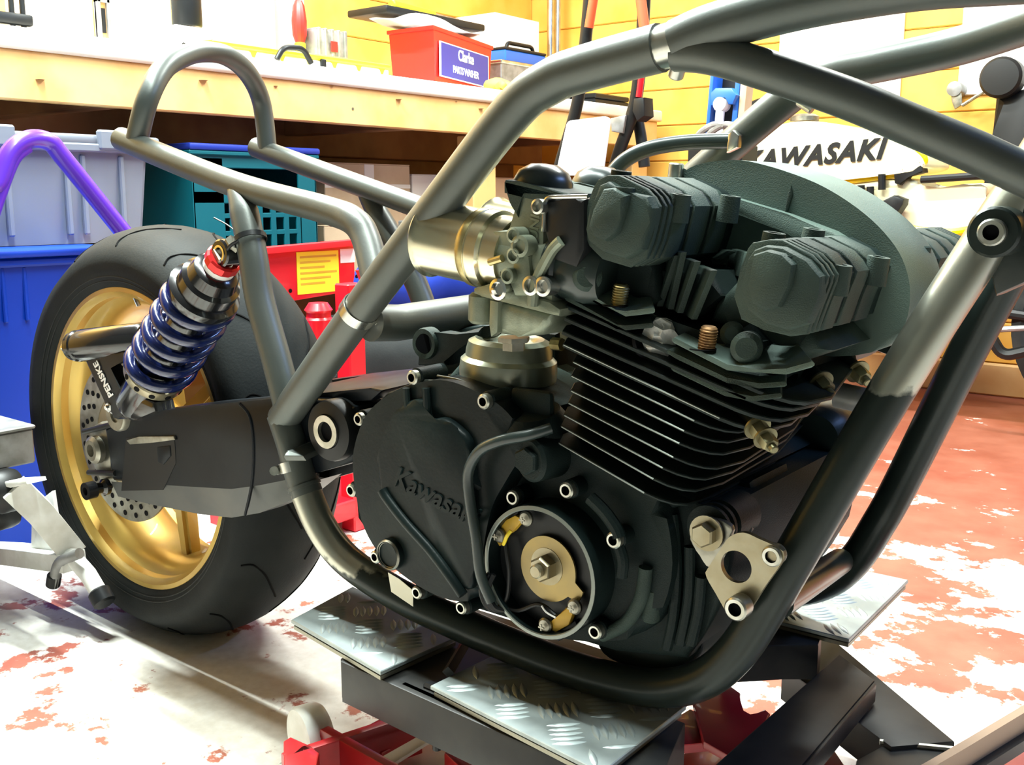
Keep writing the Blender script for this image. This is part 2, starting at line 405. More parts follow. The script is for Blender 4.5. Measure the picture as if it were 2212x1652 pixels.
NUT = hex_mesh(.0085, .012, 'nut_brass'); NY = V((0, -1, 0))
# ------------------------------------------------------------------ frame
RT = .0188
main = [U(612, 905, Y=-.165), U(780, 668, Y=-.18), U(960, 430, Y=-.185), U(1128, 222, Y=-.185), U(1262, 148, Y=-.185), U(1425, 103, Y=-.185)]
main = [main[0], main[1], main[2]] + [U(1110, 238, Y=-.185), U(1190, 176, Y=-.185), U(1262, 148, Y=-.185), U(1428, 103, Y=-.185)]
FR = part('frame', tube(nb(), cr(main, 8), RT), 'raw_tube', BIKE, label='bare grey steel tube frame')
SLV = U(1428, 103, Y=-.185); SL2 = U(1462, 93, Y=-.185)
part('bare_sleeve', tube(nb(), [SLV + (SLV - SL2) * .05, SL2 + (SL2 - SLV) * .1], RT * .9, 20), 'bright_steel', FR, label='bright bare steel end of inner sleeve')
top = [SL2, U(1540, 60, Y=-.183), U(1700, 16, Y=-.175), U(1850, -14, Y=-.165), U(2020, -38, Y=-.15), U(2300, -60, Y=-.12), V((1.225, -.06, .83)), V((1.24, -.012, .84))]
part('upper_tube', tube(nb(), cr(top, 8), RT * .95), 'raw_tube', FR)
br = [U(1462, 112, Y=-.185), U(1540, 119, Y=-.183), U(1657, 152, Y=-.175), U(1840, 216, Y=-.155), U(1963, 268, Y=-.14), U(2100, 325, Y=-.125), U(2300, 412, Y=-.1), V((1.245, -.03, .665)), V((1.262, -.012, .66))]
part('brace_tube', tube(nb(), cr(br, 6), .0147), 'raw_tube', FR)
# left side of the same frame
lm = [V((1.24, .012, .84)), V((1.2, .07, .825)), U(2300, 22, Y=.13), U(2080, 97, Y=.165), U(1900, 138, Y=.17), U(1800, 158, Y=.17), U(1730, 190, Y=.17), U(1590, 305, Y=.17), U(1440, 440, Y=.17), U(1240, 640, Y=.17)]
part('left_main_tube', tube(nb(), cr(lm, 6), .0185), 'raw_tube', FR)
part('head_tube', cyl(nb(), V((1.285, 0, .63)), V((1.232, 0, .87)), .027, 32, .003), 'raw_tube', FR)
# rear loop and seat rails
sr = [U(262, 300, Y=-.13), U(500, 396, Y=-.135), U(700, 452, Y=-.14), U(765, 478, Y=-.145), U(792, 520, Y=-.15), U(812, 600, Y=-.165)]
part('seat_rail', tube(nb(), cr(sr, 8), .0155), 'raw_tube', FR)
sl = [U(552, 318, Y=.13), U(720, 380, Y=.135), U(900, 446, Y=.14), U(1000, 486, Y=.145), U(1060, 560, Y=.16)]
part('seat_rail', tube(nb(), cr(sl, 6), .0155), 'raw_tube', FR)
ha, hb = U(296, 302, Y=-.13), U(578, 325, Y=.13)
hp = [ha, U(318, 215, Y=-.125), U(352, 150, Y=-.09), U(395, 122, Y=-.045), U(440, 112, Y=0), U(490, 121, Y=.045), U(535, 158, Y=.09), U(565, 222, Y=.125), hb]
part('seat_hoop', tube(nb(), cr(hp, 8), .0143), 'raw_tube', FR)
st = [U(502, 398, Y=-.137), U(525, 450, Y=-.145), U(545, 545, Y=-.155), U(562, 650, Y=-.16), U(598, 780, Y=-.163), U(630, 905, Y=-.165)]
part('seat_stay', tube(nb(), cr(st, 8), [.008 + .009 * min(1, i / 9) for i in range(41)]), 'raw_tube', FR)
s2 = [U(782, 412, Y=.137), U(815, 460, Y=.145), U(862, 540, Y=.15), U(900, 615, Y=.155), U(930, 700, Y=.155)]
part('seat_stay', tube(nb(), cr(s2, 8), [.008 + .0085 * min(1, i / 8) for i in range(33)]), 'raw_tube', FR)
# upper cross tube behind the engine
c0 = U(800, 697, Y=-.17); part('cross_tube', tube(nb(), [c0, c0 + V((0, .04, -.004)), V((c0.x + .01, .02, c0.z)), V((c0.x + .01, .17, c0.z))], .0195), 'raw_tube', FR)
# lower cradle and down tube
low = [U(610, 893, Y=-.165), U(632, 960, Y=-.166), U(648, 1020, Y=-.166), U(664, 1068, Y=-.166)]
part('pivot_tube', tube(nb(), cr(low, 6), .0182), 'raw_tube', FR)
cra = [U(660, 1060, Y=-.166), U(690, 1130, Y=-.165), U(735, 1195, Y=-.164), U(800, 1247, Y=-.162), U(900, 1305, Y=-.158), U(1050, 1372, Y=-.152)]
part('lower_cradle', tube(nb(), cr(cra, 8), .0178), 'worn_cradle', FR, label='black painted tube worn to bright steel at its bend')
crb = [U(1030, 1364, Y=-.153), U(1200, 1432, Y=-.15), U(1330, 1472, Y=-.148), U(1430, 1486, Y=-.146), U(1520, 1466, Y=-.145), U(1590, 1408, Y=-.143), U(1650, 1318, Y=-.14), U(1720, 1196, Y=-.135), U(1955, 795, Y=-.1), U(2200, 415, Y=-.06), U(2300, 262, Y=-.045), V((1.243, -.016, .785))]
DT = cr(crb, 8)
part('down_tube', tube(nb(), DT, .0176), 'worn_tube', FR, label='black down tube worn to bright steel higher up')
part('down_tube', tube(nb(), [mir(p) for p in DT], .0176), 'dark_tube', FR)
part('lower_cradle', tube(nb(), [mir(p) for p in cr(cra, 8)], .0178), 'dark_tube', FR)
xa, xb = U(1680, 1302, Y=-.138), U(1815, 1212, Y=.118)
part('front_cross_tube', tube(nb(), [xa, xb], .0135), 'dark_tube', FR)
# clamps on the tubes
def hose_clamp(c, axis, r, screw_dir, wid=.012):
    a = V(axis).normalized(); g = part('hose_clamp', lathe(nb(), c - a * wid / 2, a, [(r, 0), (r + .0012, 0), (r + .0012, wid), (r, wid), (r, 0)], 40), 'bright_steel', FR, label='bright steel hose clamp')
    d = V(screw_dir).normalized(); d = (d - a * d.dot(a)).normalized(); s = a.cross(d)
    b = nb(); p = c + d * (r + .006); cyl(b, p - s * .009, p + s * .010, .0052, 12); lathe(b, p + s * .010, s, [(0, 0), (.0058, 0), (.0058, .005), (0, .005)], 6)
    part('clamp_screw', b, 'bolt_steel', FR)
    for k in range(9):
        t = -.9 + k * .14; q = c + (-NY.cross(a).normalized() * 0 + d * math.cos(t + 2.4) + s * math.sin(t + 2.4)) * (r + .0013)
        n = (q - c).normalized(); e = nb(); x, y, z = basis(n, a)
        e2 = M(((x.x, y.x, z.x), (x.y, y.y, z.y), (x.z, y.z, z.z)))
        box(e, q, (wid * .62, .0014, .0006), e2); part('clamp_slot', e, 'black_hole', FR)
d = (main[1] - main[0]).normalized()
hose_clamp(U(775, 672, Y=-.18), d, RT, RIGHT)
hose_clamp(U(640, 1004, Y=-.166), (U(648, 1020, Y=-.166) - U(632, 960, Y=-.166)), .0182, -RIGHT)
# split joint of the pivot tube and the little shelf plate in front of the pivot
part('sleeve_edge', lathe(nb(), U(656, 1046, Y=-.166), (U(664, 1068, Y=-.166) - U(648, 1020, Y=-.166)), [(.0184, 0), (.0196, 0), (.0196, .004), (.0184, .004), (.0184, 0)], 32), 'raw_tube', FR)
sp = [U(612, 985, Y=-.19), U(620, 972, Y=-.19), U(690, 945, Y=-.15), U(708, 948, Y=-.14), U(700, 962, Y=-.15), U(655, 985, Y=-.185)]
part('mount_tab', prism(nb(), sp, (0, .004, -.006), .001), 'raw_tube', FR)
# cable tie and wire holding the shock to the stay
tc_ = U(541, 517, Y=-.155); ta = U(545, 545, Y=-.155) - U(525, 450, Y=-.145)
part('cable_tie', lathe(nb(), tc_, ta, [(.0172, -.003), (.019, -.003), (.019, .003), (.0172, .003), (.0172, -.003)], 32), 'black_satin', FR)
part('cable_tie_tail', tube(nb(), cr([U(515, 519, Y=-.17), U(498, 530, Y=-.175), U(488, 545, Y=-.175)], 4), .0022, 8), 'black_satin', FR)
part('loose_wire', tube(nb(), cr([U(512, 502, Y=-.165), U(490, 485, Y=-.165), U(462, 470, Y=-.165)], 4), .0009, 6), 'black_satin', FR)
# bracket stub and bolt under the upper joint
part('tab_bolt', cyl(nb(), U(1470, 130, Y=-.17), U(1458, 168, Y=-.165), .0065, 14, .0015), 'bolt_steel', FR)
part('tab_bolt', cyl(nb(), U(1725, 218, Y=.15), U(1755, 238, Y=.15), .005, 12, .001), 'bolt_steel', FR)
part('tab_bolt', cyl(nb(), U(1440, 133, Y=-.168), U(1405, 141, Y=-.168), .0035, 10, .001), 'old_steel', FR)
# steering lug on the down tube
lg = U(2160, 500, Y=-.085)
b = nb(); lathe(b, lg + NY * .02, (0, 1, 0), [(0, 0), (.0165, 0), (.0185, .002), (.0185, .03), (0, .03)], 32)
part('lug', b, 'dark_tube', FR); inst('lug_bolt', allen_mesh(.0098, .008), lg + NY * .027, NY, FR)
b = nb(); prism(b, [U(2130, 465, Y=-.075), U(2212, 430, Y=-.075), U(2290, 520, Y=-.075), U(2240, 600, Y=-.075), U(2150, 640, Y=-.075), U(2125, 540, Y=-.075)], (0, .03, 0), .004); part('lug_gusset', b, 'dark_tube', FR)
# hose on the left tube with its worn bracket
hs = [U(1308, 395, Y=.1), U(1345, 350, Y=.11), U(1400, 322, Y=.12), U(1480, 308, Y=.135), U(1585, 304, Y=.15)]
part('breather_hose', tube(nb(), cr(hs, 8), .0088), 'rubber_boot', FR)
part('hose_bracket', prism(nb(), [U(1572, 290, Y=.14), U(1582, 280, Y=.14), U(1595, 292, Y=.14), U(1592, 318, Y=.14), U(1568, 330, Y=.14)], (0, .01, 0), .002), 'bright_steel', FR)
# ------------------------------------------------------------------ rear wheel
WZ = .307; WC = V((-.006, -.005, WZ)); AX = V((0, 1, 0))
rim = []
for r_, y_ in ((.229, .079), (.2225, .079), (.219, .074), (.2145, .07), (.2135, .058), (.205, .05), (.196, .034), (.193, 0)): rim.append((r_, y_))
prof = [(r_, -y_) for r_, y_ in rim] + [(r_, y_) for r_, y_ in rim[::-1][1:]]
prof += [(.231, .077), (.226, .07), (.212, .04), (.205, 0), (.212, -.04), (.226, -.07), (.231, -.077), prof[0]]
WH = part('rear_wheel', lathe(nb(), WC, AX, prof, 96), 'gold_rim', BIKE, label='gold painted rear wheel rim')
tp = [(.226, -.075), (.233, -.082), (.246, -.0885), (.262, -.0915), (.277, -.0905)]
for k in range(13):
    a = R(-80 + k * 160 / 12); tp.append((.2255 + .0925 * (math.cos(a) ** .62), .0905 * math.sin(a) * 1.0))
tp += [(.277, .0905), (.262, .0915), (.246, .0885), (.233, .082), (.226, .075)]
tp2 = sorted(tp[5:-5], key=lambda q: q[1]); tp = tp[:5] + [q for q in tp2 if q[0] > .279] + tp[-5:]
tp.append((.22, 0)); tp.append(tp[0])
TY = part('tyre', lathe(nb(), WC, AX, tp, 120), 'rubber', WH, ang=60)
for rr in (.238, .2445):
    yy = -.0855 if rr < .24 else -.0885
    part('bead_line', lathe(nb(), WC, AX, [(rr, yy), (rr + .001, yy - .0006), (rr + .002, yy), (rr, yy)], 96), 'rubber_side', WH)
def tyre_pt(ang, y):
    # point on the tread at angle ang about the axle and offset y
    pr = [q for q in tp[:-2]]
    for (r0, y0), (r1, y1) in zip(pr, pr[1:]):
        if y0 <= y <= y1 and r0 > .27: t = (y - y0) / max(y1 - y0, 1e-9); rr = r0 + (r1 - r0) * t; break
    else: rr = .31
    return V((math.cos(ang) * (rr + .0002), y, math.sin(ang) * (rr + .0002)))
ga = [tyre_pt(R(a), y) for a, y in ((0, -.012), (5, -.03), (10, -.048), (13, -.066), (12, -.078))]
gb = [tyre_pt(R(a), y) for a, y in ((2, .01), (8, .024), (13, .045), (19, .06), (22, .075))]
gm = [mesh_of('tread_groove', tube(nb(), cr(g, 5), .0016, 6), 'groove_black') for g in (ga, gb)]
for k in range(15):
    for j in (0, 1):
        o = bpy.data.objects.new('tread_groove', gm[j]); COL.objects.link(o); setparent(o, WH)
        o.matrix_basis = M.Translation(WC) @ M.Rotation(-R(k * 24 + 7 + j * 11), 4, 'Y')
hub = nb(); lathe(hub, WC, AX, [(0, -.085), (.034, -.085), (.036, -.06), (.03, -.04), (.03, .04), (.036, .06), (.036, .085), (0, .085)], 40)
part('hub', hub, 'gold_rim', WH)
spk = nb()
prism(spk, [V((.024, -.016, -.017)), V((.024, .016, -.017)), V((.024, .016, .017)), V((.024, -.016, .017))], (.176, 0, 0))
for v in spk.verts:
    if v.co.x > .1: v.co.z *= .72; v.co.y *= .8
bmesh.ops.bevel(spk, geom=[e for e in spk.edges if abs((e.verts[0].co - e.verts[1].co).x) > .05], offset=.006, segments=2, affect='EDGES')
sm = mesh_of('spoke', spk, 'gold_rim')
for k in range(6):
    o = bpy.data.objects.new('spoke', sm); COL.objects.link(o); setparent(o, WH)
    o.matrix_basis = M.Translation(WC) @ M.Rotation(R(84 + 60 * k), 4, 'Y')
# brake disc with its drilled holes
DC = WC + V((0, -.088, 0)); NH = 30
dk = nb(); n = 120
vo = [[(rr, a) for a in range(n)] for rr in (.068, .122)]
lathe(dk, DC, AX, [(.072, -.002), (.122, -.002), (.122, .002), (.072, .002), (.072, -.002)], 96)
BD = part('brake_disc', dk, 'old_steel', WH)
hm = mesh_of('disc_hole', cyl(nb(), (0, 0, 0), (0, 0, .0006), .0042, 12), 'black_hole')
for k in range(24):
    for j, rr in enumerate((.088, .1, .112)):
        a = R(k * 15 + j * 5); inst('disc_hole', hm, DC + V((math.cos(a) * rr, -.0022, math.sin(a) * rr)), NY, WH)
part('disc_carrier', lathe(nb(), DC, AX, [(.03, 0), (.074, -.001), (.074, .003), (.03, .006), (.03, 0)], 48), 'bronze_spoke', WH)
part('valve', cyl(nb(), U(291, 640, Y=-.07), U(300, 660, Y=-.065), .0035, 10), 'chrome', WH)
part('rim_sticker', lathe(nb(), WC, AX, [(.2142, -.0705), (.2136, -.0585), (.2128, -.0585), (.2134, -.0705), (.2142, -.0705)], 10, hint=(1, 0, 0), a0=-68, a1=-56), 'label_white', WH)
# ------------------------------------------------------------------ swing arm
SY = -.118
def ply(y, *pp): return [U(a, c, Y=y) for a, c in pp]
sa_top = ((222, 918), (300, 893), (420, 877), (520, 868), (600, 860), (700, 862), (760, 880), (775, 960), (760, 1000), (690, 1020))
sa_mid = ((640, 1032), (560, 1048), (500, 1056), (430, 1052), (330, 1046), (240, 1040))
sa_low = ((690, 1036), (640, 1076), (560, 1108), (500, 1118), (430, 1110), (330, 1090), (255, 1072))
sa = ply(SY - .04, *sa_top, *sa_mid)
SW = part('swing_arm', prism(nb(), sa, (0, .05, 0), .009, 3), 'swing_paint', BIKE, label='dark painted box-section swing arm')
part('arm', prism(nb(), [mir(p) for p in sa], (0, -.05, 0), .009, 3), 'swing_paint', SW)
b = nb(); t_ = ply(SY - .0385, (690, 1022), *sa_mid); u_ = ply(SY - .022, *sa_low)
ra1 = [b.verts.new(p) for p in t_]; rb1 = [b.verts.new(p) for p in u_]; rc1 = [b.verts.new(p + V((0, .035, 0))) for p in u_]
for A_, B_ in ((ra1, rb1), (rb1, rc1)):
    for k in range(6): b.faces.new((A_[k], A_[k + 1], B_[k + 1], B_[k]))
part('lower_face', b, 'swing_raw', SW)
c = U(640, 960, Y=-.1); part('cross_member', boxb(nb(), (c.x - .05, -.11, c.z - .035), (c.x + .07, .11, c.z + .035), .012, 2), 'swing_paint', SW)
part('top_face', prism(nb(), ply(SY - .03, (520, 868), (600, 858), (800, 838), (828, 842), (800, 866), (700, 868)), (0, .2, .004), .003), 'swing_paint', SW)
part('axle_recess', prism(nb(), ply(SY - .0405, (272, 945), (376, 940), (380, 1000), (352, 1058), (262, 1060)), (0, .001, 0)), 'black_satin', SW)
part('adjuster_lip', prism(nb(), ply(SY - .043, (272, 950), (300, 943), (374, 941), (378, 950), (330, 956), (280, 960)), (0, .004, 0), .001), 'old_steel', SW)
part('adjuster_tab', prism(nb(), ply(SY - .042, (338, 966), (366, 962), (368, 985), (352, 1004), (340, 998)), (0, .003, 0), .0015), 'swing_paint', SW)
part('weld_seam', tube(nb(), cr(ply(SY - .04, (518, 872), (540, 900), (548, 960), (545, 1040), (530, 1112)), 6), .002, 8), 'swing_paint', SW)
ax = nb(); a0 = U(212, 970, Y=-.155); lathe(ax, a0, NY, [(0, 0), (.02, 0), (.02, .008), (.015, .012), (.009, .012), (.008, .004), (0, .004)], 28)
part('axle_block', prism(nb(), ply(-.15, (190, 925), (212, 912), (232, 915), (240, 1035), (215, 1040), (196, 1000)), (0, .03, 0), .006), 'old_steel', SW)
part('axle_nut', ax, 'old_steel', SW)
part('chain_adjuster', tube(nb(), [U(182, 932, Y=-.158), U(250, 915, Y=-.158)], .0042, 10), 'black_satin', SW)
part('chain_adjuster', tube(nb(), [U(192, 1020, Y=-.158), U(250, 1022, Y=-.158)], .0042, 10), 'black_satin', SW)
bo = nb(); p0 = U(232, 1050, Y=-.15); lathe(bo, p0, NY, [(0, 0), (.012, 0), (.012, .006), (.008, .01), (.008, .018), (.0125, .02), (.0125, .034), (.006, .034), (.005, .028), (0, .028)], 24)
part('stand_bobbin', bo, 'black_gloss', SW)
pv = U(706, 932, Y=-.172); PV = nb()
lathe(PV, pv, AX, [(.0195, 0), (.033, .002), (.0345, .006), (.0345, .05), (0, .05), (0, .012), (.0195, .012), (.0195, 0)], 40)
part('pivot_housing', PV, 'black_satin', SW)
part('pivot_ring', lathe(nb(), pv, AX, [(.0115, -.003), (.0185, -.003), (.0185, .004), (.0115, .004), (.0115, -.003)], 32), 'bolt_steel', SW)
part('pivot_bore', cyl(nb(), pv + V((0, .002, 0)), pv + V((0, .012, 0)), .012, 24), 'black_hole', SW)
inst('swing_bolt', hex_mesh(.005, .006, 'old_steel', False), U(692, 852, Y=-.12), (0, 0, 1), SW)
# ------------------------------------------------------------------ shock absorber
sb, stp = U(296, 872, Y=-.15), U(486, 556, Y=-.165)
sd = stp - sb; SLN = sd.length; sd.normalize()
def sp_(t): return sb + sd * SLN * t
k_ = SLN
shb = nb(); lathe(shb, sb, sd, [(0, -.005), (.026, -.005), (.03, .004), (.03, k_ * .2), (.0335, k_ * .2), (.0335, k_ * .235), (.029, k_ * .235), (.024, k_ * .5), (.024, k_ * .78), (0, k_ * .78)], 40)
SK = part('shock_absorber', shb, 'black_gloss', BIKE, label='rear shock absorber with dark blue coil spring')
part('spring_collar', lathe(nb(), sp_(.215), sd, [(.03, 0), (.0395, 0), (.0405, .002), (.0405, .012), (.039, .014), (.03, .014), (.03, 0)], 48), 'zinc_plate', SK)
for k in range(12):
    x, y, z = basis(sd); a = 2 * math.pi * k / 12; n_ = x * math.cos(a) + y * math.sin(a)
    inst('collar_hole', hm, sp_(.215) + sd * .007 + n_ * .0404, n_, SK, .95)
part('shock_shaft', cyl(nb(), sp_(.5), sp_(.8), .0235, 32), 'bright_steel', SK)
x, y, z = basis(sd); turns = 5.0; hel = []
for k in range(int(turns * 28) + 1):
    a = 2 * math.pi * k / 28; t = k / (turns * 28)
    e = .262 + .53 * t
    hel.append(sp_(e) + (x * math.cos(a) + y * math.sin(a)) * .0385)
part('coil_spring', tube(nb(), hel, .0078, 12), 'spring_blue', SK)
part('spring_top_hat', lathe(nb(), sp_(.76), sd, [(.03, 0), (.0425, 0), (.044, .003), (.044, .012), (.041, .014), (.037, .016), (.036, .032), (.031, .036), (.028, .05), (.02, .055), (0, .055)], 48), 'black_gloss', SK)
part('white_ring', lathe(nb(), sp_(.76) + sd * .052, sd, [(0, 0), (.0195, 0), (.0195, .012), (0, .012)], 32), 'label_white', SK)
rk = nb(); lathe(rk, sp_(.76) + sd * .062, sd, [(0, 0), (.0205, 0), (.0215, .002), (.0215, .011), (.019, .013), (0, .013)], 14); part('adjuster_knob', rk, 'anod_red', SK, ang=10)
part('rod_end', lathe(nb(), sp_(.76) + sd * .072, sd, [(0, 0), (.0165, 0), (.0165, .008), (.0105, .011), (.0105, .03), (0, .03)], 6), 'old_steel', SK, ang=10)
ey = sp_(1.0) + sd * .008
part('eye', lathe(nb(), ey + V((0, -.012, 0)), AX, [(.0075, 0), (.0145, 0), (.0165, .002), (.0165, .022), (.0145, .024), (.0075, .024), (.0075, 0)], 28), 'black_gloss', SK)
part('eye_ring', lathe(nb(), ey + V((0, -.0128, 0)), AX, [(.0072, 0), (.0098, 0), (.0098, .002), (.0072, .002), (.0072, 0)], 24), 'chrome', SK)
lo_ = U(270, 893, Y=-.152); part('lower_eye', lathe(nb(), lo_ + V((0, -.016, 0)), AX, [(0, .003), (.01, .003), (.01, 0), (.021, 0), (.023, .003), (.023, .03), (0, .03)], 28), 'old_steel', SK)
part('fork_lug', prism(nb(), ply(-.172, (236, 850), (262, 838), (330, 870), (335, 890), (300, 905), (250, 908)), (0, .03, 0), .005), 'black_gloss', SK)
ra, rb = U(160, 748, Y=-.175), U(318, 732, Y=-.15)
rd = (rb - ra).normalized(); L_ = (rb - ra).length
part('reservoir', lathe(nb(), ra, rd, [(0, -.004), (.016, -.004), (.02, 0), (.0205, .006), (.0222, .008), (.0222, .012), (.0205, .014), (.0205, .02), (.0228, .022), (.0228, L_ - .004), (.02, L_), (0, L_)], 40), 'black_gloss', SK)
part('gas_valve', lathe(nb(), ra - rd * .004, -rd, [(0, 0), (.004, 0), (.004, .006), (.0065, .006), (.0065, .016), (.004, .018), (0, .018)], 14), 'chrome', SK)
bk = ply(-.176, (182, 778), (212, 764), (262, 758), (286, 768), (282, 778), (232, 790), (272, 862), (262, 900), (245, 905), (232, 872))
part('reservoir_bracket', prism(nb(), bk, (0, .02, 0), .004), 'black_satin', SK)
pt = text_mesh('maker_lettering', 'PENSKE', .0165, 'label_white', .0004, .0004, .2)
put_text('maker_lettering', pt, U(224, 820, Y=-.1775), U(212, 790, Y=-.1775) - U(240, 850, Y=-.1775), NY, SK)
inst('mount_bolt', hex_mesh(.007, .006, 'chrome'), U(232, 880, Y=-.178), NY, SK)
# ------------------------------------------------------------------ engine
EY = -.17
# crankcase: the outline seen from the right side, pushed through to the left side
cc = ply(EY + .02, (778, 905), (830, 850), (900, 822), (985, 818), (1080, 850), (1190, 890), (1230, 950), (1390, 1050), (1470, 1075), (1560, 1100), (1585, 1180), (1560, 1300), (1520, 1370), (1480, 1425), (1330, 1410), (1180, 1360), (1020, 1310), (900, 1260), (820, 1195), (770, 1120), (760, 1000))
ENG = part('engine', prism(nb(), cc, (0, .3, 0), .006, 2), 'engine_paint', BIKE, label='black air-cooled four-cylinder engine')
# --- cylinder and head fins: rear and front corner of each fin on the right face
rear = [(1216, 592), (1208, 622), (1204, 650), (1203, 677), (1197, 706), (1199, 733), (1220, 770), (1216, 800), (1215, 832), (1210, 858), (1201, 884), (1195, 908), (1190, 944)]
front = [(1345, 668), (1345, 702), (1640, 842), (1612, 856), (1590, 880), (1555, 900), (1500, 906), (1478, 928), (1468, 955), (1455, 985), (1432, 1008), (1412, 1032), (1392, 1062)]
HY = -.19
def fin_outline(k, y0=HY, full=True):
    a, b_ = U(*rear[k], Y=y0), U(*front[k], Y=y0)
    e1 = (b_ - a).normalized(); L = (b_ - a).length
    of_, cf_ = -.04 + .0055 * (k - 2), .008 + .0024 * (k - 2)
    # right edge, rounded corner, front edge falling back towards the left end
    pts = [(0, -.12), (0, y0 + .018), (.009, y0), (L, y0), (L + .013, y0 + .003), (L + .024, y0 + .010), (L + .031, y0 + .021), (L + .036, y0 + .06), (L + cf_, 0), (L + of_, .11), (L + of_ - .02, .128), (0, .128)]
    return [V((a.x + e1.x * s, y, a.z + e1.z * s)) for s, y in pts], e1
FINM = 'fin_paint'
for k in range(2, 13):
    po, e1 = fin_outline(k)
    nrm = V((0, 1, 0)).cross(e1).normalized() * -1
    if nrm.z < 0: nrm = -nrm
    th = .0036 if k < 6 else .0026
    f = part('cooling_fin', prism(nb(), po, nrm * -th, .0008, 1, True), FINM, ENG)
# bright worn edges along the fins nearest the camera
for k in range(5, 13):
    a, b_ = U(*rear[k], Y=HY), U(*front[k], Y=HY); e1 = (b_ - a).normalized()
    part('worn_fin_edge', tube(nb(), [a + e1 * .01 + V((0, -.0002, -.001)), b_ + V((0, -.0002, -.001))], .0007, 5), 'bare_edge', ENG)
# core of the cylinder block
core = [U(*rear[12], Y=HY), U(*front[12], Y=HY), U(*front[5], Y=HY), U(*front[2], Y=HY), U(*rear[0], Y=HY)]
cen = sum(core, V()) / len(core)
core = [cen + (p - cen) * .86 for p in core]
for p in core: p.y = HY + .022
part('cylinder_block', prism(nb(), core, (0, .28, 0), .004), 'engine_paint', ENG)
lug = [U(1240, 900, Y=-.16), U(1400, 1000, Y=-.16), U(1500, 1080, Y=-.16), U(1400, 1120, Y=-.16), U(1240, 990, Y=-.16)]
part('cylinder_base', prism(nb(), lug, (0, .26, 0), .004), 'engine_paint', ENG)
# --- upper rear flange of the head with its two short fins
def flange(pp, th, m='engine_dusty', y=HY, bev=.0015):
    pts = [U(a, c_, Y=y) for a, c_ in pp[:-2]] + [U(pp[-2][0], pp[-2][1], Y=y + .055), U(pp[-1][0], pp[-1][1], Y=y + .055)]
    return prism(nb(), pts, (0, 0, -th), bev, 1, True)
part('head_flange', flange([(1217, 592), (1226, 610), (1330, 672), (1352, 675), (1415, 665), (1400, 615), (1262, 575)], .0045), 'engine_lit', ENG)
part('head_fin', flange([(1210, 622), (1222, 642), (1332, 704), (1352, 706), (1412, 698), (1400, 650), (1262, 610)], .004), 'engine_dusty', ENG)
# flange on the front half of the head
part('head_flange', flange([(1452, 728), (1570, 791), (1640, 803), (1700, 800), (1760, 780), (1720, 735), (1505, 703)], .0045, 'engine_lit', HY - .004), 'engine_lit', ENG)
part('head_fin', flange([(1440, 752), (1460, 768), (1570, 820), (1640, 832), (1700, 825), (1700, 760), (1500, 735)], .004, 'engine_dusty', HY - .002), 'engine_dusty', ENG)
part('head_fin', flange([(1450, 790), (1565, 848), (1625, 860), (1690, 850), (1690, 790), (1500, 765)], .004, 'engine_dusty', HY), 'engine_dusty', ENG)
# --- cam towers
rear_t = [(1283, 400), (1291, 388), (1312, 378), (1336, 378), (1398, 408), (1412, 425), (1425, 446), (1420, 470), (1408, 520), (1396, 560), (1360, 578), (1300, 560), (1272, 532), (1257, 494), (1270, 432)]
front_t = [(1600, 580), (1614, 537), (1625, 524), (1662, 517), (1690, 518), (1753, 550), (1772, 572), (1789, 597), (1784, 612), (1763, 665), (1745, 722), (1706, 727), (1648, 712), (1600, 690), (1584, 640)]
TY0 = -.2
def tower(outline, nm):
    P0 = [U(a, c_, Y=TY0) for a, c_ in outline]
    cen = sum(P0, V()) / len(P0)
    def sc(s, y): return [V((cen.x + (p.x - cen.x) * s, y, cen.z + (p.z - cen.z) * s)) for p in P0]
    body = part(nm, prism(nb(), sc(.93, TY0 + .002), (0, -2 * (TY0 + .002), 0), .003), 'engine_paint', ENG)
    y = TY0
    segs = [(.005, 1.0, .004), (.005, 1.0, .004), (.005, 1.0, .004), (.022, 1.0, .010), (.028, .99, .008), (.03, .985, .004)]
    for w_, s, g in segs:
        for sgn in (1, -1):
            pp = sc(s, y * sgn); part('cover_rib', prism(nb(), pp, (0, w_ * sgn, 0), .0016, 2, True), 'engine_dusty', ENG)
        y += w_ + g
    return P0, cen, sc
RP, RC, rsc = tower(rear_t, 'cam_tower')
FP_, FC, fsc = tower(front_t, 'cam_tower')
# end plugs of the cam towers: the faceted caps standing proud
def plug(pp, depth, bev=.006):
    part('end_cap', prism(nb(), ply(TY0 - depth, *pp), (0, depth + .002, 0), bev, 2), 'engine_dusty', ENG)
plug([(1292, 400), (1310, 392), (1330, 404), (1362, 416), (1398, 424), (1410, 450), (1404, 480), (1385, 540), (1350, 560), (1300, 545), (1268, 520), (1262, 495), (1275, 450)], .010, .004)
plug([(1300, 408), (1322, 405), (1352, 422), (1340, 470), (1328, 505), (1305, 522), (1280, 512), (1268, 490), (1278, 452)], .018, .004)
plug([(1612, 560), (1626, 540), (1652, 530), (1690, 534), (1742, 562), (1772, 598), (1770, 640), (1745, 700), (1700, 715), (1650, 700), (1612, 670), (1598, 620)], .010, .004)
plug([(1624, 550), (1655, 540), (1688, 548), (1712, 572), (1702, 622), (1680, 665), (1650, 674), (1622, 656), (1612, 620)], .018, .004)
for px_, py_ in ((1350, 406), (1695, 552)):
    part('cap_boss', lathe(nb(), U(px_, py_ + 4, Y=TY0 - .006), (.1, 0, 1), [(0, -.01), (.008, -.01), (.008, .002), (.0045, .002), (.004, -.002), (0, -.002)], 20), 'engine_dusty', ENG)
